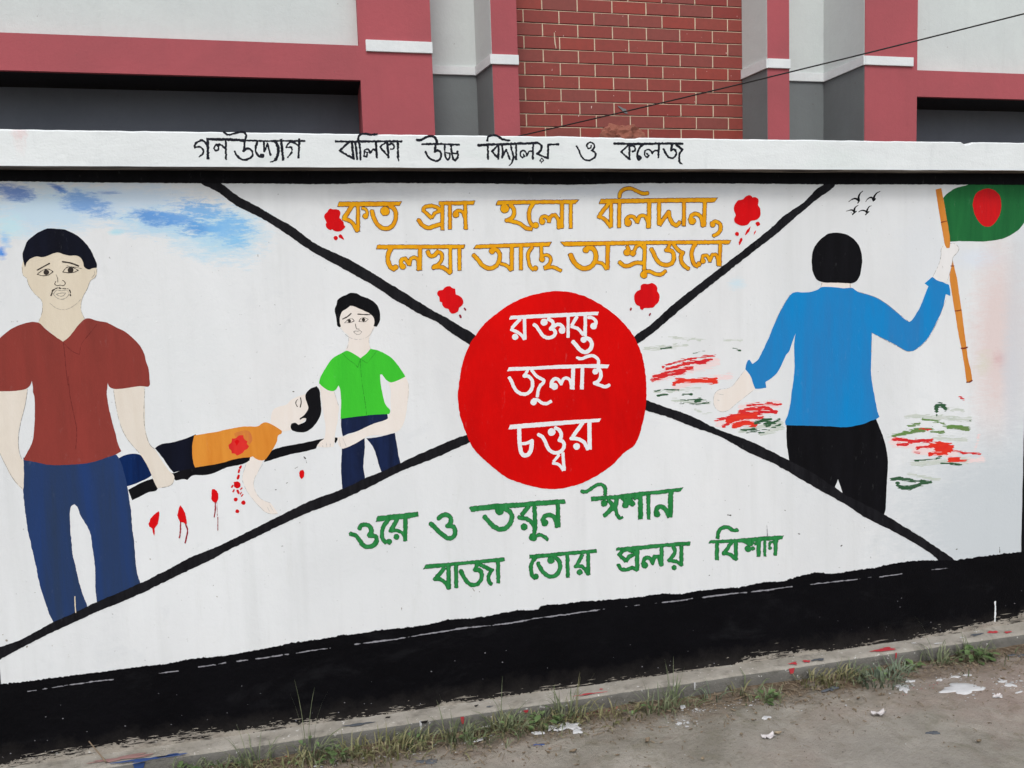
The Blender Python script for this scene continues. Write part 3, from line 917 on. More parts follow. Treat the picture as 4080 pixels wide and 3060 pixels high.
# mustard verse ------------------------------------------------------------------------
D_ = (1260, 740, 3.16); E_ = (1900, 720, 3.16); F_ = (2300, 720, 2.9105); G_ = (1460, 920, 2.765); H_ = (2200, 920, 2.9105)
verse = fix(empty('mustard_verse', (0, 0, 0)), wall, 'two lines of mustard lettering with thin dark outlines'); 
def word(parent, txt, tile, mat, edge, off, seed, label, rough=1.0, e_out=1.1, e_in=-1.0):
    pr = prims(txt, tile)
    reg = sdf_region(pr, 1.0, rough, 6, seed)
    a = contour('outline', reg, e_out, off, edge, None)
    b = contour('lettering', reg, e_in, off+.001, mat, None)
    fix(b, parent, label); fix(a, parent)
    return b
word(verse, '''P 0 290,203 1075,200 1050,250 930,257 265,262; L 54 460,240 352,405; S 50 335,412 435,450 520,575; L 48 527,230 525,572; S 40 575,280 625,300 640,350 628,395; D 35 618,383; D 58 865,320; S 52 920,250 985,300 1003,370 990,450 940,520 880,540 800,515 740,440 697,312''', D_, 'orange', 'pencil', .0085, 11, 'first mustard word of the upper line')
word(verse, '''P 0 1542,198 1997,190 1978,240 1545,245; S 46 1350,330 1355,280 1420,255 1490,260 1570,310; L 42 1345,310 1455,410; L 40 1450,410 1490,345 1575,310; L 46 1587,230 1587,560; S 50 1283,425 1340,500 1420,530 1480,510 1570,485; L 46 1682,230 1684,550; D 40 1757,365; S 44 1735,345 1790,315 1840,330 1870,400; S 48 1875,230 1875,360 1882,545''', D_, 'orange', 'pencil', .0085, 12, 'second mustard word of the upper line')
word(verse, '''P 0 262,250 1285,240 1240,293 700,292 240,308; D 56 350,350; S 52 415,300 460,350 466,420 440,470 360,505; S 48 370,495 540,540 620,598 695,608; S 50 715,280 665,360 655,450 670,520 715,580; D 38 740,560; D 38 822,515; S 46 805,520 815,465 860,450 910,500; L 50 908,480 905,528; S 46 905,520 930,450 980,430 1020,480 1030,600; L 48 1070,280 1068,600; L 46 1182,280 1180,600''', E_, 'orange', 'pencil', .0085, 13, 'third mustard word of the upper line')
word(verse, '''P 0 272,213 1628,198 1588,250 900,255 252,268; L 46 368,255 260,402; S 44 240,410 320,450 385,540; L 42 392,250 390,540; L 44 487,250 483,548; S 42 487,198 497,140 550,97 620,90 690,120 760,148 822,145; D 42 587,488; S 44 565,480 580,430 640,415 695,480; L 46 694,440 692,496; S 44 695,480 730,410 780,410 815,470 820,545; L 48 833,240 828,550; L 46 947,240 947,520; L 46 950,515 1063,355; S 46 1060,350 1072,430 1110,500 1150,520 1192,478; L 44 1237,240 1233,525; D 42 1333,468; S 46 1305,460 1325,405 1375,385 1430,420 1455,530; L 46 1477,240 1470,530''', F_, 'orange', 'pencil', .0085, 14, 'long mustard word at the end of the upper line')
word(verse, 'D 32 1568,510; S 44 1550,500 1600,475 1650,500 1660,560 1630,610 1575,640', F_, 'orange', 'pencil', .0085, 15, 'mustard comma')
word(verse, '''P 0 122,155 1085,152 1070,195 108,200; S 50 275,185 240,260 240,340 268,400 315,425; D 30 320,402; D 34 400,392; S 42 380,390 390,315 430,305 470,370; L 44 472,340 470,383; S 40 470,375 500,300 550,300 572,360 570,432; L 44 590,185 588,432; S 44 675,220 695,270 730,278 785,230; S 40 770,225 825,250 825,320 790,370 735,395; S 46 725,405 800,395 860,415 925,465; L 40 922,190 925,465; L 42 1023,190 1025,435''', G_, 'orange', 'pencil', .0085, 16, 'first mustard word of the lower line')
word(verse, '''P 0 1208,153 2042,122 2010,170 1500,185 1178,197; D 34 1383,222; S 46 1385,208 1440,212 1468,260 1460,330 1420,390 1350,412 1280,380 1230,320 1175,262; S 38 1475,362 1540,380 1595,435; L 44 1600,160 1600,435; L 42 1703,160 1700,430; S 40 1830,175 1785,240 1785,330 1810,400 1845,430; D 28 1860,412; L 38 1925,160 1925,300; D 32 1935,312; S 38 1930,275 2000,268 2030,310 2010,370 1960,405; S 38 1958,412 2050,400 2145,440''', G_, 'orange', 'pencil', .0085, 17, 'second mustard word of the lower line')
word(verse, '''P 0 92,127 480,122 900,117 2075,107 2050,152 1100,158 140,178; D 36 390,220; S 54 395,198 470,205 503,260 500,340 450,410 370,437 290,400 240,340 208,270; S 40 515,362 580,380 630,445; L 48 645,165 638,450; D 40 865,250; D 36 935,258; L 44 865,170 895,240; L 40 980,170 945,240; S 34 975,180 1020,160 1065,210; L 44 1073,150 1065,455; S 46 775,360 840,405 900,400 960,372 1055,372; D 42 1060,510; S 42 1050,475 1130,470 1200,500 1260,505 1318,462; L 44 1365,150 1325,240; S 48 1310,222 1390,240 1410,300 1390,370 1330,395 1260,380 1210,330 1175,260 1145,205; S 44 1400,150 1470,230 1525,260; S 46 1515,245 1492,310 1510,380 1580,442; S 46 1665,145 1622,220 1622,320 1650,390 1690,412; D 30 1700,385; D 32 1747,350; S 38 1735,350 1745,290 1790,285 1828,350; L 40 1830,320 1828,363; S 38 1828,350 1855,275 1900,275 1920,340 1922,405; L 42 1948,145 1940,410''', H_, 'orange', 'pencil', .0085, 18, 'long mustard word at the end of the lower line')

# green verse --------------------------------------------------------------------------
I_ = (1360, 2000, 3.6867); J_ = (1860, 1940, 4.424); K_ = (2260, 1900, 4.424); L_ = (1660, 2160, 2.9892); M_ = (2400, 2080, 2.9105)
gverse = fix(empty('green_verse', (0, 0, 0)), wall, 'two lines of dark green lettering below the red disc')
def gword(txt, tile, seed, label): return word(gverse, txt, tile, 'green', 'dgreen', .0085, seed, label, 1.5, .4, -1.3)
gword('''S 64 262,400 290,345 370,335 430,380 440,440 395,495; S 64 400,488 490,500 518,550 490,620 420,655 330,640 270,570 220,500 125,462; S 60 690,255 625,350 600,440 608,540 660,600; D 42 700,580; P 0 530,210 800,178 1120,145 1135,210 985,240 700,270 505,288; L 64 825,240 735,410; S 50 705,420 830,425 900,460 940,570; L 64 940,220 938,572; D 42 810,510''', I_, 21, 'first green word of the upper line')
gword('S 66 1420,250 1480,200 1550,188 1605,240 1600,310 1545,360; S 66 1550,345 1650,370 1672,440 1640,510 1580,535 1500,490 1400,400 1305,310', I_, 22, 'single green letter of the upper line')
gword('''P 0 65,345 470,300 900,275 1300,240 1720,215 1740,290 1240,335 800,370 480,395 80,435 45,370; D 76 575,420; S 82 640,380 740,420 790,500 780,600 700,710 600,745 480,700 380,600 300,515; L 78 1100,330 958,500; S 74 905,535 1060,565 1150,630 1195,730; L 76 1190,320 1202,770; D 62 1008,700; D 72 1165,885; L 70 1198,740 1175,860; S 60 1170,900 1270,845 1330,860 1430,925; D 60 1372,632; S 78 1335,600 1380,510 1470,495 1550,550 1590,700; L 76 1600,290 1612,712''', J_, 23, 'third green word of the upper line')
gword('''S 64 245,258 340,255 430,200 530,138 620,140 668,210 662,325; P 0 415,350 900,315 1240,268 1640,232 2040,185 2000,250 1770,285 1400,320 1240,365 920,390 600,410 420,430; D 60 650,465; S 70 720,410 785,480 770,560 700,640 645,685; L 80 875,385 825,600; S 66 850,560 880,670 935,735; L 46 925,728 985,700; D 58 1025,492; D 50 1148,468; D 70 1085,430; L 70 960,370 1050,440; L 50 1170,400 1260,340; L 84 1288,330 1292,748; L 66 1428,310 1432,750; D 56 1580,655; S 78 1560,640 1590,540 1660,525 1740,580 1790,700; L 84 1825,260 1812,712''', K_, 24, 'last green word of the upper line')
gword('''P 0 105,268 560,230 1045,180 1052,225 700,258 500,272 290,300 78,320; L 50 338,295 235,425; S 46 205,435 290,445 345,490 385,552; L 50 378,280 383,555; L 46 468,260 472,545; S 50 520,335 570,430 620,490 680,510 745,475 775,400 750,335 680,325; L 48 735,235 685,345; S 46 745,260 840,310 910,340; S 46 890,335 858,400 860,460 890,505; L 44 968,215 972,490''', L_, 25, 'first green word of the lower line')
gword('''P 0 1345,150 1740,115 2140,85 2148,125 1800,155 1440,190 1340,195; S 48 1415,180 1370,250 1362,330 1380,400 1415,428; D 32 1420,408; D 42 1597,215; S 48 1640,170 1700,230 1705,310 1670,380 1600,410 1530,380 1480,320 1440,245; L 46 1793,140 1800,420; L 44 1976,145 1908,272; S 42 1880,285 1970,290 2045,385; L 44 2042,115 2045,385; D 34 1940,358''', L_, 26, 'second green word of the lower line')
gword('''P 0 155,298 560,262 850,235 1025,225 1010,270 700,290 440,320 160,330; S 46 190,385 240,330 300,318 385,360; L 44 185,365 275,458; L 42 270,458 310,400 390,365; L 48 402,300 402,560; S 44 180,490 220,545 280,550 340,530 410,555; D 38 492,498; S 44 465,490 495,420 540,415 585,475; S 44 578,490 600,400 650,400 680,505; L 46 687,280 682,505; S 44 822,280 840,340 810,400 765,450; S 42 765,445 850,455 920,500; L 44 914,275 914,500; D 29 832,525''', M_, 27, 'third green word of the lower line')
gword('''S 42 1335,190 1340,120 1390,68 1450,60 1520,95 1575,90; P 0 1245,212 1560,195 1820,172 2100,155 2085,200 1880,215 1590,238 1230,245; L 44 1328,220 1326,440; L 42 1512,212 1418,352; S 42 1393,360 1480,375 1550,435; L 46 1548,205 1545,436; D 38 1686,310; D 25 1742,306; D 40 1712,244; L 50 1600,205 1700,245; L 34 1760,255 1830,245; L 48 1812,190 1810,400; L 32 1882,180 1882,395; D 21 1942,300; S 26 1930,285 1950,232 1982,228 2010,290; L 44 2015,185 2003,392''', M_, 28, 'last green word of the lower line')
K(wall, 'nail_mark', 'T 10 1912,162 1908,80 1905,28', M_, .0099, 'grey_line', label='thin grey scratch above the last green word')

# school name on the coping -------------------------------------------------------------
Aa = (740, 510, 2.4578); Bb = (1640, 510, 3.6867); Cc = (2240, 510, 4.2538)
hd = fix(empty('coping_lettering', (0, 0, 0)), wall, 'black hand-painted school name along the white coping')
def hword(txt, tile, seed, label): return K(hd, 'lettering', txt, tile, .0022, 'header', .7, 1.0, 1.5, seed, label, COPE_Y)
hword('''L 24 203,110 400,112 595,122; R 15 590,122 800,128 1000,126 1165,128; R 17 88,190 92,160 125,132 165,122 210,165; R 14 88,188 140,185 172,215 165,255 130,282; L 25 215,100 218,308; R 13 275,200 295,165 322,185 318,215 295,220 275,200; R 15 300,160 345,165 390,205; R 17 392,110 395,305; R 18 372,40 410,65 470,55 530,40 575,45 590,70 585,115; R 18 580,115 570,222; R 17 565,225 600,200 640,215 655,260 620,300 560,312 510,280 478,230; R 19 702,130 686,190 690,240 720,278 755,285 762,262 735,262; R 17 765,130 772,230 800,155 830,262; R 25 880,130 905,200 900,270 880,310; T 14 885,305 860,325 828,333; L 22 933,108 955,318; R 15 985,190 1000,160 1030,135 1070,150 1108,175; R 13 985,188 1035,190 1040,230 1000,285; R 18 1112,112 1105,290''', Aa, 31, 'first black word on the coping')
hword('''R 19 1470,132 1700,132 1900,130 2110,130; R 18 1600,140 1505,222 1640,300; R 22 1625,140 1645,300; R 20 1663,140 1678,305; R 19 1712,310 1705,180 1690,100 1710,64 1760,57 1820,66 1870,60; R 13 1780,240 1755,235 1745,275 1772,282 1775,250; R 14 1748,260 1755,212 1785,208 1805,245 1838,207 1865,225; R 20 1862,132 1872,290; R 16 1960,140 1902,185 1985,282; R 20 1975,132 1986,285; R 14 1985,165 2020,152 2043,180 2030,208 2008,205; R 20 2076,132 2080,285; T 16 2078,285 2086,325''', Aa, 32, 'second black word on the coping')
hword('''R 30 75,178 130,178 210,135 290,118 345,140 372,205; R 28 155,238 380,235 690,245; R 28 352,240 340,350; R 27 335,350 385,330 430,370 425,440 385,480 320,475 250,430 205,350; R 22 488,250 490,370 505,440 530,470 560,430 562,375; R 20 500,360 562,372; R 26 578,240 585,330 595,400 610,455 640,480 672,440 685,400 672,350; R 20 595,372 672,380''', Bb, 33, 'third black word on the coping')
hword('''R 26 1112,185 1125,130 1170,110 1240,110 1310,150 1380,180 1435,182; R 32 982,255 1100,245 1300,242 1550,230 1700,225 1850,217; L 26 1118,240 1122,462; R 24 1250,270 1182,345 1275,450; R 28 1275,250 1275,455; R 22 1325,255 1340,350 1328,435 1390,320 1442,455; R 26 1455,245 1472,330 1495,420 1485,470; T 22 1490,460 1475,505 1435,552; L 26 1535,235 1535,468; R 20 1640,385 1655,415 1630,440 1600,410 1605,350 1640,325 1680,365 1695,408 1730,342 1780,345; R 26 1785,230 1780,452; R 28 1840,217 1900,250 1905,310 1845,378; R 26 1845,378 2005,448; R 26 2003,450 2006,245 2155,238; R 14 1910,442 1888,480 1910,500 1938,475 1912,442; R 10 1905,500 1905,515''', Bb, 34, 'fourth black word on the coping')
hword('R 24 488,300 485,335 455,345 422,320 430,265 480,242 530,262 545,320 505,380; R 26 500,380 560,420 560,480 510,530 440,550 370,530 320,470 285,390 240,308', Cc, 35, 'single black letter on the coping')
hword('''R 36 888,265 1300,270 1650,265 2035,265; R 30 1125,285 1000,405 1135,530; R 30 1140,285 1140,530; R 26 1150,312 1200,302 1233,340 1225,388 1192,395; R 30 1370,285 1310,340 1275,430 1270,500 1300,540 1330,505 1305,478; R 24 1430,435 1465,465 1445,495 1402,470 1398,390 1460,365 1510,398 1528,440 1560,385 1620,380; R 30 1636,275 1630,500; R 30 1718,360 1760,440 1820,500 1880,508 1928,460 1930,400 1890,360 1848,378; R 36 1862,285 1845,378; R 34 1930,285 2035,365 1985,440; R 34 1985,440 1980,540 1998,590; T 24 1995,585 2020,605 2050,615''', Cc, 36, 'last black word on the coping')
# ================================================================ PAINTED FIGURES
def figure(name, label):
    return fix(empty(name, (0, 0, 0)), wall, label)
def lines(parent, name, txt, tile, off, mat, seed=1, rough=.5, label=None):
    return K(parent, name, txt, tile, off, mat, 0, .8, rough, seed, label)

# --- sad man in the maroon shirt, left ---
man = figure('painted_man', 'painted sad man with moustache, maroon shirt and blue trousers, at the left of the mural')
A(man, 'face', '215,380 300,340 500,300 700,340 760,440 850,455 857,480 842,540 800,572 772,640 735,700 722,740 715,830 745,912 660,1030 555,1120 460,1040 335,940 362,880 372,820 368,750 300,680 255,610 235,550 205,525 192,450', .0022, 'skin', T1, amp=.8)
A(man, 'arm', '-80,110 245,108 235,170 220,260 200,340 178,420 162,500 162,580 165,650 185,720 215,745 215,900 210,1008 160,960 130,925 100,880 80,850 55,790 30,740 0,680 -80,620', .0023, 'skin_arm', T2, amp=.8)
A(man, 'arm', '1000,95 1275,85 1275,260 1277,380 1280,460 1300,540 1325,610 1365,645 1420,730 1490,830 1532,870 1537,900 1520,945 1475,970 1430,978 1388,985 1360,930 1340,880 1290,770 1225,672 1170,610 1120,550 1085,480 1060,410 1030,300 1010,200', .0036, 'skin_arm', T2, amp=.8)
A(man, 'trousers', J(('205,715 430,750 760,740 950,690 1025,690 1052,725 1090,830 1120,960 1140,1080 1152,1160 1165,1330 1185,1480 1196,1650', T2), ('1200,790 1212,860 1232,925 1245,965 1200,1010 1000,1100 860,1130 850,1060 842,980 840,900 835,760 822,680 812,600 802,520 770,440 710,340 682,262 655,240 628,256 618,300 616,370 620,480 630,580 640,680 662,770 680,850 700,940 725,1020 765,1130 780,1200 500,1310 475,1283 440,1220 415,1150 385,1060 365,1000 350,950 330,860 315,780 290,670 270,580 255,520 238,430 225,340 215,240 205,130', T3), ('205,985 212,900 210,820', T2)), .0030, 'denim', amp=1.8)
A(man, 'shirt', J(('-80,1120 0,1078 40,1040 80,1010 130,980 180,960 240,942 335,940 400,995 470,1050 555,1110 600,1075 640,1030 690,965 745,912 770,903 860,925 940,940 1010,975 1100,1020 1180,1085 1230,1140 1265,1200 1290,1290 1310,1350 1318,1440 1320,1490 1305,1507 1240,1500 1120,1517 1000,1523 960,1500 950,1470 943,1540', T1), ('942,130 950,220 962,290 980,360 1000,440 1018,500 1030,560 1050,620 1070,658 1025,685 950,710 860,742 760,765 600,778 430,778 300,752 205,735 240,670 280,590 296,520 303,440 307,340 303,180 292,140 290,90 281,38 270,72 235,105 150,125 0,130 -80,130', T2)), .0040, 'maroon', amp=.9)
A(man, 'hair', '222,455 212,425 205,390 200,330 215,290 240,225 290,180 350,140 420,112 500,113 570,122 650,155 720,205 770,260 805,310 830,370 855,430 852,458 810,463 795,472 755,462 742,450 735,410 715,375 680,352 620,350 560,340 515,323 460,335 390,362 310,360 270,378 245,400 230,425', .0045, 'inkblue', T1, amp=1.2)
lines(man, 'eyebrow', 'R 11 328,478 380,450 435,420', T1, .0052, 'line_dark')
lines(man, 'eyebrow', 'R 12 552,405 620,415 692,442', T1, .0052, 'line_dark')
lines(man, 'eye', 'R 6 328,515 380,478 430,470 468,492 430,520 380,528 328,515; D 24 408,497', T1, .0052, 'line_dark')
lines(man, 'eye', 'R 6 552,495 590,455 640,455 690,480 650,498 590,500 552,495; D 26 622,478; R 3 590,440 650,450 720,465', T1, .0052, 'line_dark')
lines(man, 'nose', 'R 5 495,520 508,550 510,585; R 6 492,578 482,600 500,615 530,610 560,615 575,600 570,580 552,568', T1, .0052, 'line_dark')
lines(man, 'moustache', 'R 9 452,700 465,660 510,635 545,640 600,645 620,670 622,702', T1, .0052, 'line_dark', rough=2.0)
lines(man, 'mouth', 'R 4 470,690 500,655 540,660 590,655 610,690 580,725 540,735 500,722 470,690; R 4 497,690 540,680 582,680 555,705 520,705 497,690', T1, .0052, 'line')
lines(man, 'face_outline', 'R 2.6 195,450 205,525 235,550 250,600 300,680 368,750 375,830 345,925; R 2.6 855,470 840,540 800,570 770,640 722,740 715,830 745,905; R 2.6 440,770 500,815 580,825 660,785 715,735; R 2.6 830,480 835,510 810,545', T1, .0051, 'line')
lines(man, 'arm_outline', 'R 3 245,110 220,260 180,420 162,560 168,650 190,725; R 3 0,680 50,780 130,920 195,985; R 3 1000,115 1030,300 1070,450 1120,545 1225,672; R 3 1275,110 1275,440 1325,605 1365,640; R 3 1535,905 1520,945 1475,970 1430,978', T2, .0048, 'line')
lines(man, 'shirt_seam', 'R 4 558,1110 572,1230 580,1330 600,1490; R 3 855,955 780,1050 720,1130 700,1222 640,1195 560,1120', T1, .0048, 'maroon_line')
lines(man, 'shirt_seam', 'R 4 602,0 615,150 650,330 675,460 668,640', T2, .0048, 'maroon_line')
lines(man, 'trouser_slit', 'R 9 660,1055 662,1120 668,1195', T3, .0066, 'skin')

# --- the stretcher and the wounded figure ---
strt = figure('painted_stretcher', 'painted black stretcher pole carried between the man and the boy')
A(strt, 'pole', '1130,1000 1200,960 1270,925 1345,900 1365,935 1392,985 1380,1002 1310,1020 1240,1055 1165,1092', .0024, 'black', T2, amp=1)
A(strt, 'pole', '1485,833 1520,852 1610,822 1800,785 2000,745 2130,710 2205,712 2200,742 2150,768 2000,802 1850,862 1760,870 1700,872 1650,912 1630,905 1550,917 1515,885', .0024, 'black', T2, amp=1)
A(strt, 'pole', '335,755 360,700 400,655 500,620 600,600 700,582 850,550 960,538 992,540 965,590 950,562 850,572 810,600 795,635 700,660 600,680 500,705 430,727', .0024, 'black', T5, amp=1)
lying = figure('painted_wounded_figure', 'painted figure in an ochre shirt lying on the stretcher, one arm hanging down')
A(lying, 'arm', '205,690 330,735 300,800 275,860 250,910 245,950 262,1010 300,1070 340,1095 390,1112 420,1150 460,1208 430,1215 370,1205 330,1185 300,1150 250,1100 210,1050 180,1000 155,940 145,900 155,840 175,780', .0023, 'skin_pale', T5, amp=.8)
A(lying, 'leg', '1048,718 1110,690 1210,683 1250,700 1275,735 1300,790 1342,860 1335,872 1240,925 1180,950 1118,968 1085,820', .0026, 'royal', T2, amp=.9)
A(lying, 'leg', '1366,632 1400,605 1530,578 1640,545 1725,510 1740,640 1740,800 1700,812 1600,828 1530,848 1490,800 1440,725', .0026, 'inkblue', T2, amp=.9)
A(lying, 'face', '390,420 420,292 470,265 540,245 565,215 600,192 640,175 720,150 760,300 700,380 600,460 500,482 450,460', .0026, 'skin_pale', T5, amp=.8)
A(lying, 'shirt', J(('1712,520 1800,505 1900,490 1985,470 2060,455 2150,440', T2), ('200,440 285,437 315,415 350,405 400,420 450,450 495,480 490,502 460,520 450,570 425,620 400,660 370,705 345,732 320,740 270,728 235,705 215,712', T5), ('2195,712 2100,722 1950,762 1840,783 1720,802 1705,760 1693,640 1700,570', T2)), .0030, 'ochre', amp=.9)
A(lying, 'stain', '70,505 130,480 190,478 228,515 232,560 212,600 150,560 90,540', .0034, 'ochre_stain', T5, amp=3)
A(lying, 'wound', '22,602 48,578 52,548 92,540 118,520 152,516 160,548 192,572 186,592 206,614 188,640 166,648 150,672 122,686 96,698 84,680 52,676 44,648 28,640', .0038, 'wound', T5, amp=2)
A(lying, 'wound', '75,570 100,555 120,570 95,612', .0042, 'blood', T5, amp=1)
A(lying, 'hair', '800,86 825,120 832,180 838,250 840,310 828,350 810,390 780,430 750,460 710,485 680,492 650,492 620,488 580,470 570,440 578,415 610,407 640,425 680,410 702,395 708,368 680,367 652,383 650,368 690,340 710,315 727,280 715,235 702,195 705,150 740,112', .0040, 'black', T5, amp=1)
lines(lying, 'closed_eye', 'R 9 658,188 664,225 656,268; R 7 632,202 618,220 618,245 630,265', T5, .0045, 'line_dark')
lines(lying, 'arm_outline', 'R 2.4 175,780 145,900 180,1000 230,1070 300,1150 370,1205 460,1210; R 2.4 330,760 245,945 300,1070 390,1115; R 2 385,1130 420,1190; R 2 365,1150 385,1190', T5, .0030, 'line_soft')

# --- the boy in the green shirt ---
boy = figure('painted_boy', 'painted boy with curly black hair and bright green shirt, left of the red disc')
A(boy, 'arm', '820,940 945,1005 965,1060 985,1110 996,1150 990,1220 985,1280 972,1340 962,1400 960,1440 950,1505 870,1510 800,1500 830,1460 865,1430 878,1350 872,1280 858,1200 845,1120 838,1050', .0032, 'skin_pale', T4, amp=.8)
A(boy, 'face', '990,330 1095,235 1200,260 1320,340 1315,440 1300,470 1280,510 1262,545 1265,600 1280,645 1185,730 1055,650 1075,600 1080,530 1040,490 1005,440', .0026, 'skin_pale', T4, amp=.7)
A(boy, 'trousers', J(('1015,1245 1200,1225 1420,1208 1430,1262 1300,1302 1150,1370 1080,1390 1030,1412 1015,1330', T4)), .0028, 'navy', amp=1)
A(boy, 'trousers', '1023,632 1060,620 1120,598 1170,570 1222,545 1225,620 1218,700 1212,790 1215,830 1228,900 1228,960 1100,1020 1030,1020 1020,920 1015,800', .0028, 'navy', T5, amp=1)
A(boy, 'trousers', '1238,545 1300,540 1400,520 1490,498 1500,560 1510,620 1522,700 1537,775 1500,830 1380,860 1355,800 1335,730 1310,650 1275,590', .0028, 'navy', T5, amp=1)
A(boy, 'arm', '1430,925 1582,885 1600,920 1612,960 1612,1040 1602,1110 1590,1200 1572,1280 1550,1330 1522,1362 1460,1385 1400,1400 1250,1412 1200,1440 1150,1470 1080,1505 1030,1522 1000,1500 985,1450 985,1420 1060,1405 1150,1372 1300,1302 1385,1275 1425,1255 1440,1225 1452,1190 1450,1100 1452,1000', .0034, 'skin_pale', T4, amp=.8)
A(boy, 'shirt', '1065,658 1110,675 1185,723 1230,690 1275,640 1340,655 1430,700 1480,740 1540,820 1582,885 1530,912 1450,936 1415,915 1375,865 1358,868 1362,920 1368,970 1380,1030 1398,1110 1420,1150 1448,1182 1448,1200 1440,1215 1300,1222 1150,1238 1010,1258 1013,1200 1016,1100 1010,1020 1003,985 992,962 970,1000 950,1012 900,1006 850,972 820,945 830,900 860,840 905,770 935,730 965,708 1010,685', .0040, 'lime', T4, amp=.8)
A(boy, 'hair', '1000,452 985,440 978,410 975,380 965,340 958,300 970,262 978,235 985,210 1030,178 1065,165 1095,149 1150,152 1200,178 1260,200 1310,230 1345,280 1360,340 1358,380 1345,420 1330,445 1302,440 1310,400 1300,362 1270,332 1240,315 1200,298 1150,275 1095,260 1065,287 1025,312 1008,345 1003,400 1014,442', .0045, 'black', T4, amp=1.3)
lines(boy, 'eyebrow', 'R 10 1030,378 1070,358 1103,330', T4, .0052, 'line_dark')
lines(boy, 'eyebrow', 'R 8 1162,335 1210,338 1270,340', T4, .0052, 'line_dark')
lines(boy, 'eye', 'R 4 1045,413 1080,382 1110,375 1132,395 1100,408 1045,413; D 14 1088,395', T4, .0052, 'line_dark')
lines(boy, 'eye', 'R 4 1172,400 1190,372 1225,368 1255,380 1230,400 1172,400; D 15 1212,385', T4, .0052, 'line_dark')
lines(boy, 'nose', 'R 5 1140,420 1150,465 1175,468', T4, .0052, 'line_dark')
lines(boy, 'mouth', 'R 4 1125,490 1145,483 1160,487 1180,480 1198,492 1180,512 1150,512 1125,490', T4, .0052, 'line')
lines(boy, 'face_outline', 'R 2.4 1010,460 1040,500 1080,535 1130,555 1180,558 1230,545 1275,510 1300,455; R 2.4 1082,545 1080,600 1065,645; R 2.4 1262,545 1262,590 1275,640', T4, .0050, 'line_soft')
lines(boy, 'shirt_seam', 'R 3 1185,725 1195,900 1225,1100 1240,1220; R 3 1030,685 1080,735 1130,770 1162,805 1185,730 1245,768 1335,655', T4, .0046, 'lime_line')
lines(boy, 'hand_line', 'R 2.4 1000,1430 1010,1500; R 2.4 1030,1430 1060,1500; R 2.4 850,1470 855,1505; R 2.4 885,1465 890,1508; R 2.4 920,1465 918,1505; R 2 955,1020 992,1140; R 2 1612,940 1602,1110', T4, .0046, 'line_soft')

# --- the man with the flag, right ---
flagman = figure('painted_flag_bearer', 'painted figure seen from behind in a blue shirt and black trousers, arm raised')
A(flagman, 'neck', '425,930 690,930 690,1000 415,1000', .0024, 'skin_pale', T9, amp=.6)
A(flagman, 'hand', '1035,500 1090,560 1135,655 1070,710 1010,755 960,790 920,830 890,850 820,862 790,845 770,820 760,780 760,730 775,695 800,675 850,665 905,650 960,590', .0024, 'skin_pale', T8, amp=.8)
A(flagman, 'hand', '1408,895 1440,820 1465,770 1480,700 1480,640 1492,618 1512,608 1530,640 1556,640 1560,600 1600,595 1625,615 1637,645 1620,680 1590,715 1578,760 1560,850 1535,945 1450,925', .0046, 'skin_faint', T9, amp=.8)
A(flagman, 'trousers', '118,620 500,630 640,640 750,625 905,590 930,650 950,700 965,740 985,800 1000,870 1012,950 1010,1050 1003,1150 996,1300 990,1400 975,1445 900,1440 600,1285 150,1000 138,930 125,850 118,740', .0028, 'black', T10, amp=1, holes=('572,1128 545,1196 615,1250',))
A(flagman, 'shirt', J(('420,985 450,980 560,985 620,993 700,990 720,1003 745,1022 830,1045 920,1080 970,1110 1010,1135 1100,1210 1160,1265 1200,1288 1215,1280 1240,1250 1265,1210 1290,1170 1310,1125 1330,1070 1350,1020 1370,975 1335,950 1400,893 1450,915 1500,940 1550,962 1560,1010 1562,1060 1522,1043 1510,1100 1500,1150 1480,1210 1450,1270 1425,1325 1400,1370 1365,1430 1330,1470 1260,1530 1230,1545 1200,1547 1165,1540 1130,1520 1050,1475 960,1430 870,1385 868,1480', T9), ('865,60 862,180 870,260 880,320 892,385 905,450 918,520 938,578 905,598 860,612 800,638 750,650 640,668 500,660 300,655 110,650 105,620 125,570 140,520 155,440 165,350 178,270 185,200 190,130 188,60', T10), ('186,1500 192,1430 200,1388 185,1425 165,1480 140,1550', T9), ('1400,360 1380,400 1350,465 1325,510 1300,540 1260,575 1215,602 1222,652 1175,660 1125,662 1105,610 1090,560 1070,525 1038,490 1045,450 1060,410 1075,405 1088,425 1100,443 1150,405 1175,360 1200,310 1225,255 1250,200 1275,135 1300,80', T8), ('60,1200 90,1150 120,1095 150,1055 170,1035 190,1028 290,1028 340,1022 380,1010 400,1000', T9)), .0040, 'shirt_blue', amp=.9)
A(flagman, 'hair', '540,502 620,510 660,525 700,550 730,580 755,612 770,650 780,690 785,740 782,790 775,830 768,870 755,900 735,928 700,948 650,947 600,945 500,942 440,940 405,928 380,910 362,880 350,850 343,800 340,750 345,690 355,650 370,620 395,585 420,560 450,535 480,515', .0046, 'black', T9, amp=1)
lines(flagman, 'hand_outline', 'R 2.6 1408,890 1460,780 1480,700 1480,650 1500,615; R 2.6 1560,600 1600,600 1637,645 1620,680 1585,720 1578,780 1550,880 1530,940; R 2.6 430,945 420,985; R 5 678,950 680,990; R 2.6 1490,790 1500,830', T9, .0049, 'line')
lines(flagman, 'hand_outline', 'R 2.4 1030,500 985,560 905,650 820,665 780,690 760,735 768,820 820,862 880,855 950,800 1115,670; R 2 790,705 850,715; R 2 785,760 830,765', T8, .0044, 'line_soft')
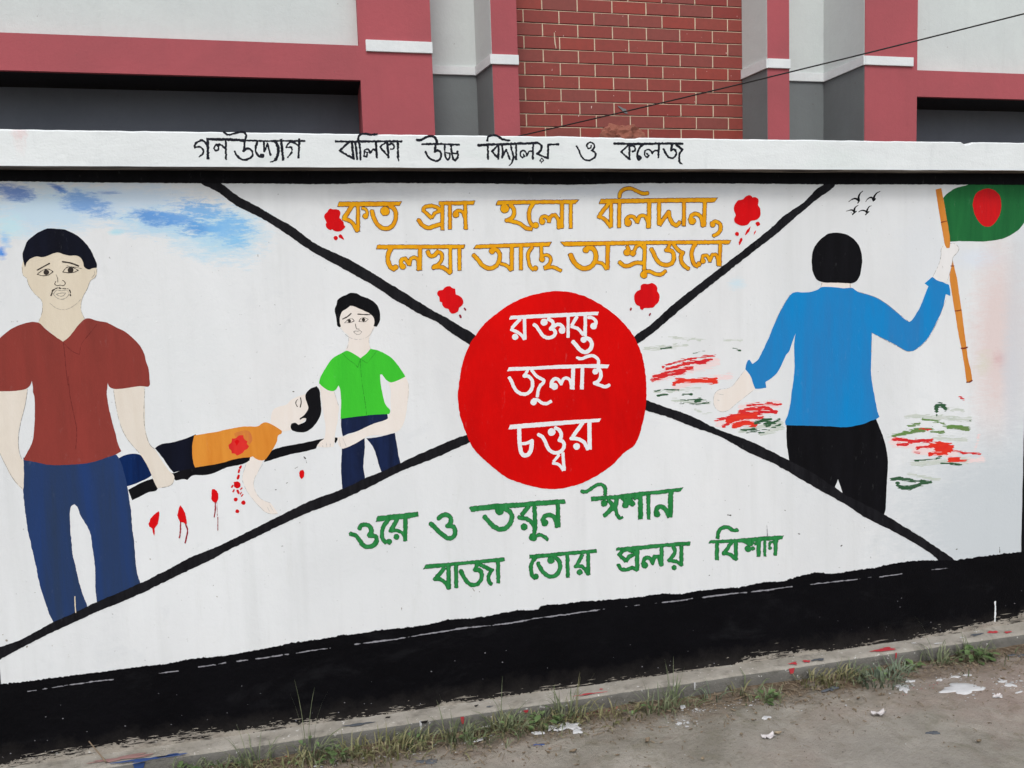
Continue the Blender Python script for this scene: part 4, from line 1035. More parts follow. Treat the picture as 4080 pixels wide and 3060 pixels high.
lines(flagman, 'shirt_outline', 'R 2.6 150,1050 110,1110 60,1200 10,1310; R 2.6 745,1022 920,1080 1100,1212 1200,1290; R 2.6 1520,1100 1440,1300 1330,1475 1200,1549 1100,1505 960,1432 870,1385 866,1560', T9, .0044, 'line')

flag = figure('painted_flag', 'painted green flag with a red disc on a bamboo pole, in the upper right corner')
A(flag, 'cloth', '1500,195 1530,162 1560,140 1600,115 1640,100 1700,85 1750,72 1752,50 1900,48 2300,48 2300,250 2212,412 2195,440 2165,475 2100,520 2050,545 2000,560 1930,572 1850,580 1780,580 1700,577 1640,577 1560,582 1545,500 1530,380', .0034, 'flag_green', T9, amp=1)
A(flag, 'red_circle', '1885,114 1925,120 1965,140 1990,165 2005,205 2010,250 2008,300 1995,350 1965,400 1935,435 1890,450 1850,440 1810,400 1780,350 1765,300 1760,250 1770,200 1790,155 1830,128', .0040, 'flag_red', T9, amp=1)
A(flag, 'pole', '1432,122 1482,110 1492,160 1510,260 1530,380 1548,480 1560,580 1557,635 1522,640 1508,580 1480,420 1460,300', .0044, 'bamboo', T9, amp=.9)
A(flag, 'pole', J(('1582,740 1600,820 1615,880 1630,960 1645,1080 1660,1180 1680,1330 1700,1480 1725,1650', T9), ('1740,150 1755,255 1705,277 1690,150 1665,0', T10), ('1640,1430 1610,1250 1590,1130 1570,1000 1556,890 1562,840', T9)), .0032, 'bamboo', amp=.9)
lines(flag, 'bamboo_joint', 'R 9 1482,412 1505,405 1530,400', T9, .0050, 'brown')
lines(flag, 'bamboo_joint', 'R 10 1568,796 1592,796', T9, .0050, 'brown')
lines(flag, 'bamboo_joint', 'R 10 1605,1192 1630,1190 1657,1183', T9, .0050, 'brown')
lines(flag, 'bamboo_joint', 'R 14 1660,1522 1685,1522 1708,1512', T9, .0050, 'brown')
lines(flag, 'bamboo_joint', 'R 12 1707,272 1730,270 1752,256', T10, .0050, 'brown')

# birds
for i, s in enumerate(['T 16 1170,1258 1172,1235 1182,1215 1196,1203; T 14 1172,1262 1150,1250 1125,1258 1108,1270; R 7 1165,1278 1176,1262',
                       'T 16 1262,1255 1272,1232 1285,1215 1305,1205; T 14 1268,1258 1250,1243 1230,1250 1215,1270; R 8 1262,1265 1276,1252',
                       'T 14 1142,1332 1146,1312 1155,1300 1168,1292; T 12 1146,1335 1130,1322 1110,1325 1092,1330; R 8 1132,1350 1155,1330',
                       'T 14 1220,1335 1228,1315 1238,1300 1254,1295; T 12 1226,1335 1210,1327 1190,1325 1170,1334; R 7 1214,1352 1235,1332']):
    K(wall, 'painted_bird', s, TC, .003, 'black', 0, .8, .5, i, 'small painted flying bird above the flag bearer')

# blood spots
def blob(s, tile, seed, label, mat='blood'):
    o = A(wall, 'blood_spot', s, .0068+seed*.00005, mat, tile, label, amp=1.4)
    return o
blob('165,295 180,290 200,298 260,298 285,305 300,325 303,360 290,405 310,415 320,432 345,460 350,490 368,515 350,540 320,565 280,577 240,570 200,545 180,558 150,548 125,520 120,490 132,462 115,435 100,395 108,360 140,330', D_, 0, 'red painted blood spot left of the mustard verse')
blob('1990,170 2020,180 2030,195 2065,190 2095,210 2102,250 2095,285 2118,320 2125,380 2115,420 2080,450 2050,460 2010,470 1980,505 1950,517 1880,515 1850,500 1825,480 1820,440 1835,405 1815,350 1818,300 1840,255 1870,230 1920,215 1950,185', F_, 1, 'red painted blood spot right of the mustard verse')
blob('1955,90 1975,92 1990,105 2020,112 2025,160 2060,175 2085,200 2092,240 2075,265 2055,280 2045,310 2020,328 1990,332 1970,310 1960,290 1925,280 1905,250 1905,235 1885,225 1880,185 1862,165 1865,140 1885,125 1910,122 1925,105', T4, 2, 'red painted blood spot above the boy, left of the disc')
blob('1815,178 1840,182 1870,172 1905,185 1920,205 1920,245 1938,270 1942,300 1930,340 1905,365 1885,385 1845,392 1805,395 1790,410 1770,400 1765,375 1740,365 1722,335 1716,300 1725,265 1750,240 1775,228 1775,200 1790,182', T6, 3, 'red painted blood spot right above the disc')
K(wall, 'blood_drop', 'D 26 243,658; T 44 305,635 320,650 345,675', D_, .0068, 'blood', label='two red drops under the left blood spot')
K(wall, 'blood_drop', 'D 25 2093,500; D 24 1850,617; T 32 1975,590 2010,532; T 26 1972,592 1948,628; T 18 2060,600 2068,580; T 18 2058,598 2045,635; R 28 1885,718 1902,680; T 18 1885,715 1876,745', F_, .0068, 'blood', label='red drops under the right blood spot')
K(wall, 'blood_drop', 'R 14 2103,285 2110,298; R 18 2062,347 2070,362', T4, .0068, 'drip', label='two dark drops left above the disc')
K(wall, 'blood_drop', 'R 14 1690,395 1685,408; R 13 1860,440 1852,458', T6, .0068, 'drip', label='two dark drops right above the disc')
def drip(txt, tile, seed, label, mat='blood'): return K(wall, 'blood_drip', txt, tile, .0066, mat, 0, .8, .8, seed, label)
drip('P 0 1400,1185 1406,1200 1400,1260 1390,1300 1362,1340 1366,1375 1358,1402 1345,1370 1345,1340 1318,1325 1310,1300 1325,1255 1355,1220', T2, 1, 'red leaf-shaped drip at the left of the row under the stretcher')
drip('P 0 1588,1135 1612,1165 1632,1200 1648,1290 1642,1308 1615,1285 1588,1285 1568,1240 1562,1225 1575,1170', T2, 2, 'red drip with two runs in the row under the stretcher')
drip('R 12 1592,1285 1590,1360 1582,1420; R 12 1638,1305 1652,1350 1645,1410 1632,1465', T2, 3, 'thin dark runs below the second drip', 'drip')
drip('P 0 1870,993 1890,992 1912,1010 1922,1030 1924,1080 1915,1100 1900,1118 1880,1105 1864,1080 1864,1030', T2, 4, 'red drip at the right of the row under the stretcher')
drip('R 11 1898,1115 1898,1170 1888,1238; R 3 1912,1110 1916,1230; R 7 1920,1240 1920,1355', T2, 5, 'thin dark runs below the third drip', 'drip')
drip('P 0 680,822 692,850 688,880 668,906 652,885 645,850 655,828', T5, 6, 'small red drop below the stretcher pole')
K(lying, 'blood_drop', 'R 18 132,790 126,805; R 18 118,825 112,842; R 22 112,875 105,895; D 30 100,955; R 14 75,935 95,935; R 14 52,975 62,960; R 13 130,995 142,982; R 12 62,1015 72,1000; R 12 128,1035 136,1022; R 12 138,1055 150,1040; R 20 102,1008 112,1025; D 17 86,1083; D 19 155,1112; D 17 100,1187', T5, .0046, 'blood', 0, .8, .8, 9)

# --- dry brushwork behind the flag bearer ---
bw = figure('dry_brushwork', 'loose red and green dry-brush marks around the flag bearer')
def dry(name, txt, tile, mat, off, seed, k=3.4):
    txt = ';'.join(' '.join([q.split()[0], str(float(q.split()[1])*1.22)]+q.split()[2:]) for q in txt.split(';') if q.strip()); k *= 1.5
    K(bw, name, txt, tile, off, mat, -.6, 1.0, k, seed, ns=(2.6, 9.0, .85))
R8, R10 = T8, T10
dry('pale_wash', 'R 60 260,560 500,500 780,430; R 40 420,650 600,600 900,550; R 46 1000,830 1330,790; R 50 800,970 1180,900', R8, 'pink_faint', .0020, 51, 5.5)
dry('grey_wash', 'R 34 1000,1030 1350,960; R 34 1180,1060 1360,1000; R 24 160,310 520,280; R 18 400,760 720,790; R 12 850,232 1010,232; R 16 240,690 640,660; R 10 360,210 700,235; R 12 600,850 750,885', R8, 'brush_pale', .0021, 52, 5.0)
dry('red_marks', 'R 15 310,465 420,430 560,395 770,374; R 24 350,485 500,450 740,403; R 26 400,470 560,430 680,425; R 26 240,548 330,525 460,500 570,478; R 26 222,585 330,550 500,512; R 20 1060,812 1150,800 1270,790; R 14 1250,795 1350,803; R 28 990,860 1100,840 1210,832 1305,868; R 26 900,905 1000,885 1180,868 1300,862; R 18 780,940 900,915 1180,880; R 22 848,988 900,960 1000,930 1190,912', R8, 'brush_red', .0024, 53)
dry('vermilion_marks', 'R 30 410,618 470,595 560,590 660,590 780,602; R 16 430,575 560,580 700,572 780,575; R 44 890,945 1000,910 1100,900; R 40 940,985 1040,960 1120,975; R 30 1000,900 1130,890', R8, 'brush_orange', .0025, 54)
dry('green_marks', 'R 12 240,680 350,668 450,672; R 16 270,722 310,712 352,714; R 14 490,712 562,712; R 8 470,760 600,757 690,754; R 26 600,772 640,758; R 9 465,786 600,797 715,785; R 12 298,308 385,294; R 9 930,300 990,322; R 26 1130,962 1200,940 1260,930; R 22 1210,972 1300,962; R 16 1230,992 1340,930; R 13 1250,1015 1345,975; R 13 1000,1022 1140,1020; R 26 1095,1022 1115,1015; R 13 1162,1052 1203,1052; R 6 1050,1048 1300,1005; R 5 580,350 680,325', R8, 'brush_green', .0026, 55, 2.8)
dry('grey_wash', 'R 26 1180,572 1450,580 1740,600; R 20 1530,505 1670,515; R 18 1200,1080 1460,1130; R 40 1240,985 1700,960; R 24 1420,760 1700,780; R 14 1020,750 1350,690', R10, 'brush_pale', .0021, 56, 5)
dry('pale_wash', 'R 60 1060,800 1400,850; R 50 1250,880 1600,900; R 34 1550,950 1850,960; R 9 1812,740 1800,800 1780,862', R10, 'pink_faint', .0020, 57, 5)
dry('olive_marks', 'R 16 1320,600 1420,612 1500,635; R 30 1545,665 1640,670 1715,680; R 18 1400,706 1500,712; R 26 1060,745 1200,712 1330,690; R 16 1195,655 1290,640; R 22 1250,690 1400,682; R 12 1500,655 1640,660', R10, 'brush_olive', .0023, 58)
dry('red_marks', 'R 26 1060,772 1140,780 1280,790 1400,783; R 22 1100,820 1185,818; R 26 1200,795 1330,788; R 9 1290,685 1390,685; R 12 1650,398 1685,435; R 24 1275,850 1350,840 1460,830; R 12 1560,865 1640,885 1820,905; R 10 1250,890 1290,895', R10, 'brush_red', .0024, 59)
dry('vermilion_marks', 'R 40 1400,830 1480,820 1570,842; R 44 1440,860 1500,870 1560,870; R 26 1380,910 1450,895 1530,895; R 36 1560,955 1630,955; R 14 1650,965 1700,960', R10, 'brush_orange', .0025, 60)
dry('green_marks', 'R 30 1440,525 1438,490 1470,470 1505,485 1520,508; R 8 1440,540 1442,575; R 9 1250,962 1400,950 1490,935; R 16 1490,985 1580,992 1660,997; R 20 1440,945 1480,930; R 12 1730,600 1740,615; R 26 1050,1128 1110,1122 1250,1142; R 28 1095,1160 1112,1195 1220,1198 1300,1170 1385,1150; R 12 1260,1140 1390,1140', R10, 'brush_green', .0026, 61, 2.8)

# stray grey flecks and nicks of the wall face
K(wall, 'wall_nick', 'R 7 345,66 365,68; R 5 790,184 800,186; R 8 1060,262 1066,256; R 5 230,446 234,444; R 5 1785,284 1790,280; R 4 2058,270 2060,320; R 3 706,36 708,38', B2, .002, 'line_dark', seed=71, label='small dark nicks in the white paint')
K(wall, 'wall_nick', 'R 7 685,705 700,722; R 5 708,745 712,760; R 6 590,132 602,135; R 3 435,998 450,998; R 4 535,940 545,935; R 3 610,810 635,795', T5, .002, 'line_dark', seed=72, label='small dark nicks below the stretcher')
K(wall, 'wall_nick', 'R 4 945,342 946,344; R 5 1365,578 1367,580; R 3 328,885 330,890; R 3 432,945 434,960; R 3 266,1045 268,1050; R 5 15,820 20,818; R 12 40,855 42,857; R 10 168,895 172,893', B0, .0066, 'cement', seed=73, label='chips in the lower left of the white field')
K(wall, 'wall_nick', 'R 3 410,650 412,668; R 4 318,297 320,299; R 4 900,548 902,550; R 3 1030,568 1031,574; R 3 860,530 868,545', B1, .002, 'line', seed=74, label='faint chips below the green verse')
K(cope if False else wall, 'coping_chip', 'R 6 765,35 775,33; R 4 1855,610 1860,612', Cc, .0022, 'line', Y=COPE_Y, label='tiny chips on the coping')
# ================================================================ KERB AT THE WALL FOOT
KY = 2.975
kv, kf = [], []
xs_ = np.arange(WX0, WX1+.001, .012)
for i, x in enumerate(xs_):
    e = .0035*noise.noise((x*4, 1, 2))+.0022*noise.noise((x*17, 4, 2))+.0012*noise.noise((x*60, 4, 2))
    ez = .0016*noise.noise((x*6, 9, 2))+.0012*noise.noise((x*30, 3, 1))
    rise = .010*max(0, min(1, (x-2.75)/.6))
    prof = [(KY+e-.003, -.06), (KY+e+.001*noise.noise((x*40, 7, 7)), .02), (KY+e, .040+ez), (KY+.006+e, .047+ez), (KY+.03+e*.4, .049+ez*.6), (3.02, .051+rise*.5+.002*noise.noise((x*20, 5, 5))), (3.04, .052+rise+.003*noise.noise((x*22, 1, 5))), (3.056, .056+rise*2.2+.004*noise.noise((x*25, 1, 9)))]
    kv += [(x, y, z) for y, z in prof]
npf = 8
for i in range(len(xs_)-1):
    for k in range(npf-1):
        a = i*npf+k
        kf.append((a, a+npf, a+npf+1, a+1))
kerb = mesh_obj('kerb', kv, kf, 'kerb', None, True)
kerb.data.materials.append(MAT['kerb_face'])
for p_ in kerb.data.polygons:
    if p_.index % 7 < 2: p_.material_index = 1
tag(kerb, kind='structure')

def ground_blob(name, cx, cy, rx, ry, z, mat, parent, seed, amp=.45, n=40, h=.0025, rot=0):
    """a thin irregular spill lying on the ground or the kerb; px centre, metre radii"""
    vs, fs = [], []
    gx0, gy0 = on_ground(cx, cy, z)
    vs.append((gx0, gy0, 0))
    cr, sr = math.cos(rot), math.sin(rot)
    for ring in (0.55, .92, 1.0):
        for i in range(n):
            a = 2*math.pi*i/n
            k = 1+amp*noise.noise((math.cos(a)*1.3+seed, math.sin(a)*1.3, seed))+amp*.8*noise.noise((math.cos(a)*2.1+4, math.sin(a)*2.1+seed, seed*2.))+amp*.25*noise.noise((math.cos(a)*6, math.sin(a)*6+seed, seed*3.))
            k = max(.25, k)
            dx, dy = rx*k*ring*math.cos(a), ry*k*ring*math.sin(a)
            vs.append((gx0+dx*cr-dy*sr, gy0+dx*sr+dy*cr, ring))
    out = []
    for (x, y, r_) in vs:
        base_z = max(z, ground_z(x, y)) if z < .03 else z
        out.append((x, y, base_z+(h if r_ < .95 else -.001 if z < .03 else .0002)))
    for i in range(n):
        fs.append((0, 1+i, 1+(i+1) % n))
        for q in range(2):
            a, b = 1+q*n+i, 1+q*n+(i+1) % n
            fs.append((a, a+n, b+n, b))
    o = mesh_obj(name, out, fs, mat, None, True)
    o.parent = parent
    return o
# on the kerb top (z = .052)
KT = .0525
for i, (px, py, rx, ry, m, lab) in enumerate([
        (3528, 2588, .055, .011, 'spill_red', 'pink red paint spill on the kerb right of the middle'),
        (3160, 2643, .022, .008, 'spill_red', 'small red paint spill on the kerb'),
        (3215, 2635, .022, .008, 'spill_red', None),
        (3262, 2627, .026, .008, 'spill_grey', 'blue grey paint spill on the kerb'),
        (3958, 2518, .020, .012, 'spill_red', 'red paint spot near the right end of the kerb'),
        (4015, 2519, .014, .006, 'spill_red', None),
        (3890, 2528, .026, .008, 'spill_grey', None),
        (3890, 2517, .008, .004, 'spill_white', None), (4012, 2491, .010, .006, 'spill_white', None), (3738, 2563, .012, .004, 'spill_white', None), (3640, 2562, .008, .003, 'spill_white', None), (3830, 2540, .010, .003, 'spill_white', None),
        (2355, 2764, .052, .004, 'spill_red', 'thin red paint streak on the kerb'),
        (2395, 2746, .006, .003, 'spill_red', None),
        (600, 3023, .09, .010, 'spill_blue', 'blue paint streak on the left end of the kerb'),
        (680, 3010, .05, .006, 'spill_blue', None),
        (480, 3022, .10, .012, 'spill_pink', 'faded pink spill on the left end of the kerb'),
        (1545, 2858, .010, .006, 'base_black', None), (1896, 2812, .008, .004, 'base_black', None), (1430, 2885, .045, .006, 'spill_grey', None), (1950, 2815, .01, .004, 'spill_grey', None)]):
    o = ground_blob('paint_spill', px, py, rx, ry, KT, m, kerb, i*3.7, .95, 44, .0012)
    if lab: o['label'] = lab
# red and white runs down the kerb face
def kerb_run(x, zt, zb, w, mat, seed):
    vs, fs = [], []
    for i in range(7):
        t_ = i/6
        z = zt+(zb-zt)*t_
        ww = w*(1-.5*t_)*(1+.5*noise.noise((t_*6, seed, 1)))
        e = .0035*noise.noise((x*4, 1, 2))+.0022*noise.noise((x*17, 4, 2))
        vs += [(x-ww, KY+e-.0035, z), (x+ww, KY+e-.0035, z)]
    for i in range(6): fs.append((i*2, i*2+1, i*2+3, i*2+2))
    o = mesh_obj('paint_run', vs, fs, mat); o.parent = kerb
    return o
for px, py, w, m, zt, zb in [(3568, 2615, .004, 'spill_red', .045, .012), (1842, 2862, .007, 'spill_red', .040, .012), (3152, 2663, .014, 'spill_red', .044, .02), (1676, 2883, .005, 'spill_white', .048, .012), (2766, 2735, .004, 'spill_white', .044, .012), (2095, 2832, .010, 'spill_red', .03, .018), (555, 3050, .02, 'spill_blue', .044, .01), (2684, 2725, .003, 'spill_white', .046, .02), (1690, 2876, .015, 'base_black', .046, .036)]:
    d = ray(px, py); k = KY/d.y
    kerb_run(d.x*k, zt, zb, w, m, px)

# spills on the ground
for i, (px, py, rx, ry, m, lab) in enumerate([
        (3838, 2748, .078, .034, 'spill_white', 'white paint puddle dried on the ground at the right'),
        (3810, 2703, .022, .007, 'spill_white', None), (3745, 2713, .015, .007, 'spill_white', None), (3850, 2697, .016, .004, 'spill_white', None),
        (3598, 2742, .020, .026, 'spill_white', 'white paint smear beside the grey green grass'), (3625, 2715, .018, .007, 'spill_white', None),
        (2260, 2895, .055, .030, 'spill_white', 'white paint smear in the grass at mid kerb'), (2205, 2900, .02, .02, 'spill_white', None), (2300, 2915, .02, .015, 'spill_white', None), (2225, 2868, .015, .012, 'spill_white', None),
        (4025, 2735, .022, .010, 'spill_white', 'white paint splash at the right edge of the ground'), (3972, 2780, .018, .007, 'spill_white', None),
        (3990, 2722, .02, .006, 'spill_white', None), (4060, 2760, .02, .004, 'spill_white', None),
        (2150, 2968, .020, .006, 'spill_blue', 'small blue paint mark on the ground'),
        (4060, 2612, .035, .012, 'spill_grey', 'blue grey spill at the right edge'),
        (3050, 2860, .020, .008, 'spill_white', None), (2706, 2885, .012, .006, 'spill_white', None), (2722, 2818, .012, .012, 'spill_white', None),
        (2775, 2826, .006, .005, 'spill_white', None), (1905, 2950, .02, .006, 'spill_white', None), (2145, 2922, .02, .008, 'spill_white', None),
        (3310, 2745, .035, .012, 'spill_grey', None), (3720, 2920, .02, .008, 'spill_grey', None), (1700, 3035, .03, .010, 'spill_grey', None)]):
    o = ground_blob('paint_spill', px, py, rx, ry, 0, m, ground, i*5.3+1, .8, 44, .0035, random.uniform(-.3, .3))
    if lab: o['label'] = lab
# faint reddish wash
# tiny flecks of paint, pebbles and dead bits: nobody could count them
def scatter(name, n, mat, sz, yl, seed, kindf, dens=None, xr=(-1.5, 3.5)):
    r = random.Random(seed)
    vs, fs = [], []
    c = 0
    while c < n:
        x = r.uniform(*xr)
        y = 2.965-abs(r.gauss(0, yl)) if dens is None else dens(r, x)
        if y < 1.6: continue
        c += 1
        z = ground_z(x, y)
        kindf(vs, fs, r, x, y, z, r.uniform(*sz))
    return tag(mesh_obj(name, vs, fs, mat, None), kind='stuff')
def chipf(vs, fs, r, x, y, z, s):
    k0 = len(vs); a0 = r.random()*6.3
    m = r.randint(4, 6)
    for i in range(m):
        a = a0+i*6.283/m
        vs.append((x+s*math.cos(a)*r.uniform(.5, 1.2), y+s*.7*math.sin(a)*r.uniform(.5, 1.2), z+.0015+r.uniform(0, .002)))
    fs.append(tuple(range(k0, k0+m)))
def peb(vs, fs, r, x, y, z, s):
    k0 = len(vs); a0 = r.random()*6.3
    for i in range(5):
        a = a0+i*1.2566
        vs.append((x+s*math.cos(a)*r.uniform(.7, 1.2), y+s*math.sin(a)*r.uniform(.7, 1.2), z-.002))
    for i in range(5):
        a = a0+i*1.2566
        vs.append((x+s*.6*math.cos(a), y+s*.6*math.sin(a), z+s*r.uniform(.5, .9)))
    for i in range(5): fs.append((k0+i, k0+(i+1) % 5, k0+5+(i+1) % 5, k0+5+i))
    fs.append(tuple(range(k0+5, k0+10)))
def strawf(vs, fs, r, x, y, z, s):
    k0 = len(vs); a = r.random()*6.3; w = r.uniform(.0008, .0018)
    bx, by = math.cos(a), math.sin(a); c = r.uniform(-.4, .4)
    z += .002
    for i in range(4):
        t = i/3
        px_ = x+s*(bx*t-by*c*t*t); py_ = y+s*(by*t+bx*c*t*t)
        py_ = min(py_, 2.968)
        h = .004*math.sin(t*3)*r.uniform(.2, 1.8)
        vs += [(px_-by*w, py_+bx*w, z+h), (px_+by*w, py_-bx*w, z+h+.0008)]
    for i in range(3): fs.append((k0+i*2, k0+i*2+1, k0+i*2+3, k0+i*2+2))
scatter('paint_flecks', 260, 'spill_white', (.0012, .005), .2, 3, chipf)
def near_spots(spots):
    P_ = [(on_ground(a, b, 0), c) for a, b, c in spots]
    st = {}
    def f(r, x):
        (q, rad) = r.choice(P_)
        st['x'] = q[0]+r.gauss(0, rad)
        return q[1]+r.gauss(0, rad*.6)
    return f, st
def fleck_clusters(name, n, mat, sz, spots, seed):
    r = random.Random(seed); vs, fs = [], []
    for i in range(n):
        a, b, c = r.choice(spots)
        qx, qy = on_ground(a, b, 0)
        x, y = qx+r.gauss(0, c), min(2.96, qy+r.gauss(0, c*.5))
        chipf(vs, fs, r, x, y, ground_z(x, y), r.uniform(*sz)*(1 if r.random() < .8 else 2))
    return tag(mesh_obj(name, vs, fs, mat, None), kind='stuff')
fleck_clusters('paint_flecks', 420, 'spill_white', (.0012, .0045), [(3800, 2710, .05), (4030, 2735, .05), (2715, 2885, .03), (3600, 2735, .035), (2260, 2895, .045), (2205, 2905, .03), (3860, 2760, .06), (3980, 2720, .04), (1905, 2940, .03), (1600, 2990, .06), (1290, 3040, .04), (2780, 2830, .03), (2950, 2800, .05)], 61)
fleck_clusters('red_flecks', 60, 'spill_red', (.0012, .004), [(3700, 2740, .06), (2105, 2840, .05), (1990, 2860, .05), (2360, 2830, .05), (1060, 3010, .03)], 62)
scatter('pebbles', 450, 'pebble', (.0012, .004), .35, 4, peb)
scatter('dark_crumbs', 450, 'twig', (.001, .004), .28, 5, peb)
scatter('dead_straw', 1000, 'litter', (.015, .06), .09, 6, strawf, lambda r, x: 2.965-abs(r.gauss(0, .10)) if (noise.noise((x*2.2, 4, 4)) > -.15 or r.random() < .25) else -1)
scatter('dead_straw', 500, 'litter', (.008, .03), .3, 16, strawf)
def flakef(vs, fs, r, x, y, z, s):
    k0 = len(vs); a0 = r.random()*6.3; el = r.uniform(.35, .8)
    m = 6
    for i in range(m):
        a = i*6.283/m
        u, v = s*math.cos(a)*r.uniform(.7, 1.2), s*el*math.sin(a)*r.uniform(.6, 1.2)
        vs.append((x+u*math.cos(a0)-v*math.sin(a0), min(2.968, y+u*math.sin(a0)+v*math.cos(a0)), z+.001+r.uniform(0, s*.6)))
    vs.append((x, y, z+.001))
    for i in range(m): fs.append((k0+i, k0+(i+1) % m, k0+m))
nearf = lambda r, x: 2.955-abs(r.gauss(0, .13)) if (noise.noise((x*1.9, 8, 4)) > -.2 or r.random() < .3) else -1
scatter('leaf_crumbs', 900, 'litter', (.003, .011), .1, 26, flakef, nearf)
scatter('leaf_crumbs', 420, 'twig', (.003, .009), .1, 27, flakef, nearf)
scatter('soil_clods', 900, 'soil', (.0015, .005), .1, 28, peb, nearf)
scatter('leaf_crumbs', 160, 'soil', (.002, .007), .45, 29, flakef)

# ================================================================ GRASS AND WEEDS
def blades(vs, fs, r, cx, cy, n, h, rad, wide=.0022, droop=.7, spread=.9):
    for i in range(n):
        a = r.random()*6.283
        rr_ = rad*math.sqrt(r.random())
        x, y = cx+rr_*math.cos(a), cy+rr_*math.sin(a)*.8
        y = min(y, 2.962)
        z = ground_z(x, y)-.003
        L = h*r.uniform(.45, 1.1)
        lean = a+r.uniform(-.8, .8)
        out = r.uniform(.1, spread)
        w = wide*r.uniform(.6, 1.3)
        dx, dy = math.cos(lean), math.sin(lean)
        px_, py_ = -dy, dx
        k0 = len(vs); seg = 5
        d = r.uniform(.2, 1)*droop
        X, Y_, Z = x, y, z
        el = math.pi/2-out*.45
        for s in range(seg+1):
            t = s/seg
            ww = w*(1-t**1.6)*(.7+.6*t if t < .4 else 1)+.00015
            yy = Y_
            lim = 2.958 if Z < .055 else 3.03
            if yy > lim: yy = lim
            vs += [(X-px_*ww, min(yy-py_*ww, lim), Z), (X+px_*ww, min(yy+py_*ww, lim), Z+ww*.3)]
            st = L/seg
            X += dx*math.cos(el)*st; Y_ += dy*math.cos(el)*st; Z += math.sin(el)*st
            el -= d*.55*(.4+t)
            if Z < .003: Z = .003+r.random()*.004; el = max(el, 0)
        for s in range(seg): fs.append((k0+s*2, k0+s*2+1, k0+s*2+3, k0+s*2+2))
def leaves(vs, fs, r, cx, cy, n, L, spreadh):
    for i in range(n):
        a = r.random()*6.283
        el = r.uniform(.1, 1.1)
        st = spreadh*r.uniform(.3, 1.0)
        dx, dy = math.cos(a), math.sin(a)
        bx = cx+dx*math.cos(el)*st; by = min(cy+dy*math.cos(el)*st*.8, 2.95); bz = ground_z(cx, cy)+.004+math.sin(el)*st
        # stalk
        k0 = len(vs)
        vs += [(cx-.0008, cy, ground_z(cx, cy)-.002), (cx+.0008, cy, ground_z(cx, cy)-.002), (bx+.0006, by, bz), (bx-.0006, by, bz)]
        fs.append((k0, k0+1, k0+2, k0+3))
        ln = L*r.uniform(.6, 1.1); w = ln*r.uniform(.28, .40)
        tilt = r.uniform(-.5, .5)
        px_, py_ = -dy, dx
        k0 = len(vs); seg = 5
        for s in range(seg+1):
            t = s/seg
            ww = w*math.sin(math.pi*min(.98, t*.9+.06))**.8
            q = ln*t
            X, Y_, Z = bx+dx*q*math.cos(tilt), by+dy*q*math.cos(tilt), bz+q*math.sin(tilt)-q*q*6*abs(tilt)
            Z = max(Z, .004)
            vs += [(X-px_*ww, min(Y_-py_*ww, 2.962), Z+ww*.35), (X, min(Y_, 2.962), Z), (X+px_*ww, min(Y_+py_*ww, 2.962), Z+ww*.35)]
        for s in range(seg):
            q = k0+s*3
            fs += [(q, q+1, q+4, q+3), (q+1, q+2, q+5, q+4)]

